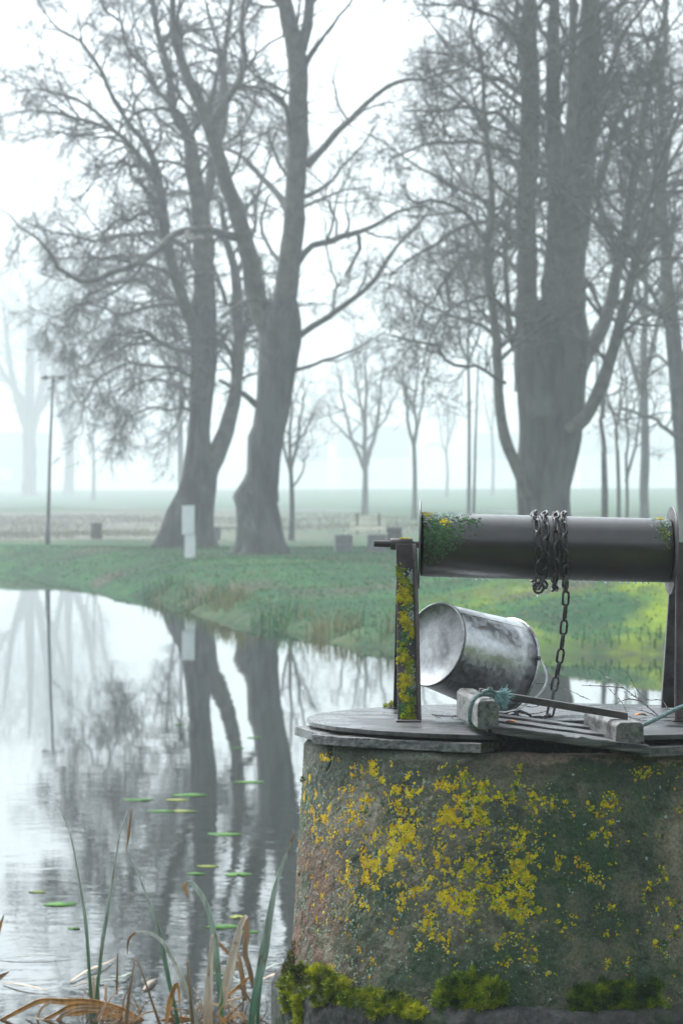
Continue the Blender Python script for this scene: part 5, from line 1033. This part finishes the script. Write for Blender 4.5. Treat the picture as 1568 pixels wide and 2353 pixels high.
for k_, (a, b, c_, d_, w, mt, tx) in enumerate([(206, 2290, 207, 2245, .013, M_brown, 'short brown stub at the foot of the leftmost tall reed'), (216, 2300, 214, 2242, .016, M_dead, 'short tan stub between the two tall reeds'), (226, 2305, 222, 2245, .014, M_brown, 'short brown stub at the foot of the second tall reed'), (242, 2300, 242, 2262, .012, M_dead, 'short pale stub right of the second tall reed')]):
    dead(tx, [(a, b), ((a+c_)/2+1, (b+d_)/2), (c_, d_)], w, mt, 13.2)
# the bent-over amber clump at the lower left
clump = thing('dead_reed_clump', 'bent over clump of amber dead reeds at the lower left of the water', 'dead reeds', None, tuple(P(310, 2335, 12.8)))
for pts_, w, mt in [([(312, 2336), (285, 2322), (257, 2312), (225, 2305), (190, 2301), (150, 2302), (120, 2300), (88, 2302), (40, 2325), (-10, 2352)], .026, M_amber), ([(305, 2334), (270, 2322), (240, 2312), (200, 2309), (160, 2314), (125, 2332), (85, 2352)], .022, M_amber),
                    ([(300, 2336), (262, 2326), (225, 2318), (185, 2318), (150, 2330), (115, 2358)], .020, M_dead), ([(260, 2330), (215, 2322), (180, 2328), (142, 2335), (128, 2370)], .022, M_amber), ([(312, 2340), (285, 2336), (262, 2330), (250, 2342), (232, 2360)], .026, M_dead),
                    ([(120, 2300), (105, 2310), (92, 2322), (85, 2350)], .012, M_dead), ([(310, 2346), (290, 2350), (265, 2350)], .022, M_amber), ([(240, 2330), (262, 2342), (272, 2362)], .02, M_dead), ([(330, 2345), (310, 2336), (290, 2330)], .018, M_amber)]:
    v, f = ribbon(pts_, w, .5, .2, 12.75, (.6, 1, .5)); o = attach(mesh('blade', v, f, mt), clump); o.modifiers.new('s', 'SOLIDIFY').thickness = .002
clump2 = thing('dead_reed_clump', 'matted dead reed litter at the bottom edge between the reeds and the well', 'dead reeds', None, tuple(P(480, 2350, 12.6)))
for pts_, w, mt in [([(350, 2350), (400, 2342), (445, 2345), (490, 2352)], .02, M_amber), ([(470, 2352), (510, 2346), (545, 2350), (580, 2356)], .012, M_brown), ([(530, 2345), (545, 2330), (556, 2332), (566, 2360)], .02, M_dead), ([(505, 2350), (525, 2338), (545, 2334)], .016, M_dead), ([(560, 2300), (530, 2330), (500, 2356)], .010, M_brown), ([(520, 2290), (545, 2270), (570, 2248), (582, 2238)], .014, M_amber),
                    ([(480, 2300), (500, 2310), (530, 2300), (560, 2290)], .012, M_dead), ([(545, 2262), (565, 2285), (580, 2310)], .010, M_brown)]:
    v, f = ribbon(pts_, w, .5, .2, 12.75, (.6, 1, .5)); o = attach(mesh('blade', v, f, mt), clump2); o.modifiers.new('s', 'SOLIDIFY').thickness = .002
rq = np.random.RandomState(31)
for k_ in range(80):
    bx_ = rq.choice([220, 300, 420, 490, 540, 565])+rq.normal(0, 16); by_ = 2352+rq.uniform(-6, 12); an_ = rq.normal(0, .8); l_ = rq.uniform(30, 110); bend = rq.normal(0, .6)
    q0 = (bx_, by_); q1 = (bx_+math.sin(an_)*l_*.5, by_-math.cos(an_)*l_*.55); q2 = (q1[0]+math.sin(an_+bend)*l_*.5, q1[1]-math.cos(an_+bend)*l_*.4); dd_ = 12.7+rq.uniform(-.15, .3)
    v, f = ribbon([q0, q1, q2], rq.uniform(.004, .011), .5, .3, dd_, (1, .8, .15)); o = attach(mesh('blade', v, f, [M_brown, M_dead, M_amber, M_brown][k_ % 4]), clump2); o.modifiers.new('s', 'SOLIDIFY').thickness = .001
def floater(pts_, w, mt, label):
    Yd = None; q = [(a, b, CZ*F/(b-HOR)-.0) for a, b in pts_]; m = [P(a, b, c) for a, b, c in q]; p = smooth_path(m, .03); p[:, 2] = .006+.01*np.sin(np.linspace(0, 3, len(p))); n = len(p); t = unit(np.gradient(p, axis=0)); side = unit(np.cross(t, [0, 0, 1.])); ww = (np.interp(np.linspace(0, 1, n), [0, .5, 1], [.4, 1, .1])*w/4)[:, None]
    v = np.stack([p-side*ww, p+side*ww], 1).reshape(-1, 3); f = [(2*i, 2*i+1, 2*i+3, 2*i+2) for i in range(n-1)]; o = mesh('floating_reed', v, f, mt); o.modifiers.new('s', 'SOLIDIFY').thickness = .002; tag(o, label, 'reed', 'loose reed leaves floating on the water')
for a in [([(0, 2205), (60, 2204), (130, 2202), (175, 2201)], .03, M_reedp, 'thin pale leaf floating straight at the left edge, highest of the floating ones'), ([(8, 2262), (50, 2270), (110, 2281)], .04, M_dead, 'tan leaf floating aslant at the left edge'),
          ([(162, 2258), (200, 2238), (240, 2222), (266, 2205)], .03, M_dead, 'tan leaf floating behind the two tall reeds'), ([(225, 2259), (260, 2259), (296, 2259)], .05, M_reedp, 'white leaf floating right of the tall reeds'), ([(255, 2245), (280, 2252), (302, 2238)], .04, M_reedp, 'bent white leaf floating above the straight white leaf'),
          ([(168, 2270), (200, 2265), (235, 2260)], .04, M_brown, 'dark leaf floating in front of the tall reeds'), ([(610, 2230), (640, 2222), (670, 2218)], .04, M_reedp, 'pale leaf floating between the broad reed and the mossy ledge'), ([(600, 2255), (635, 2245), (655, 2238)], .03, M_dead, 'tan leaf floating nearest the mossy ledge'),
          ([(330, 2278), (348, 2262), (362, 2252)], .05, M_brown, 'dark leaf floating in the middle of the reeds'), ([(60, 2340), (100, 2352), (150, 2349)], .03, M_brown, 'brown leaf floating below the bent amber clump'), ([(470, 2240), (520, 2245), (545, 2256)], .02, M_reedp, 'faint pale leaf floating behind the tan stalks')]: floater(*a)
reed('amber leaf poking in from the left edge, upper one', [(-25, 2200), (-8, 2150), (10, 2100)], .03, M_amber, 12.9); reed('dark green leaf poking in at the left edge, lower one', [(-30, 2262), (0, 2245), (22, 2232)], .03, M_brown, 12.9)
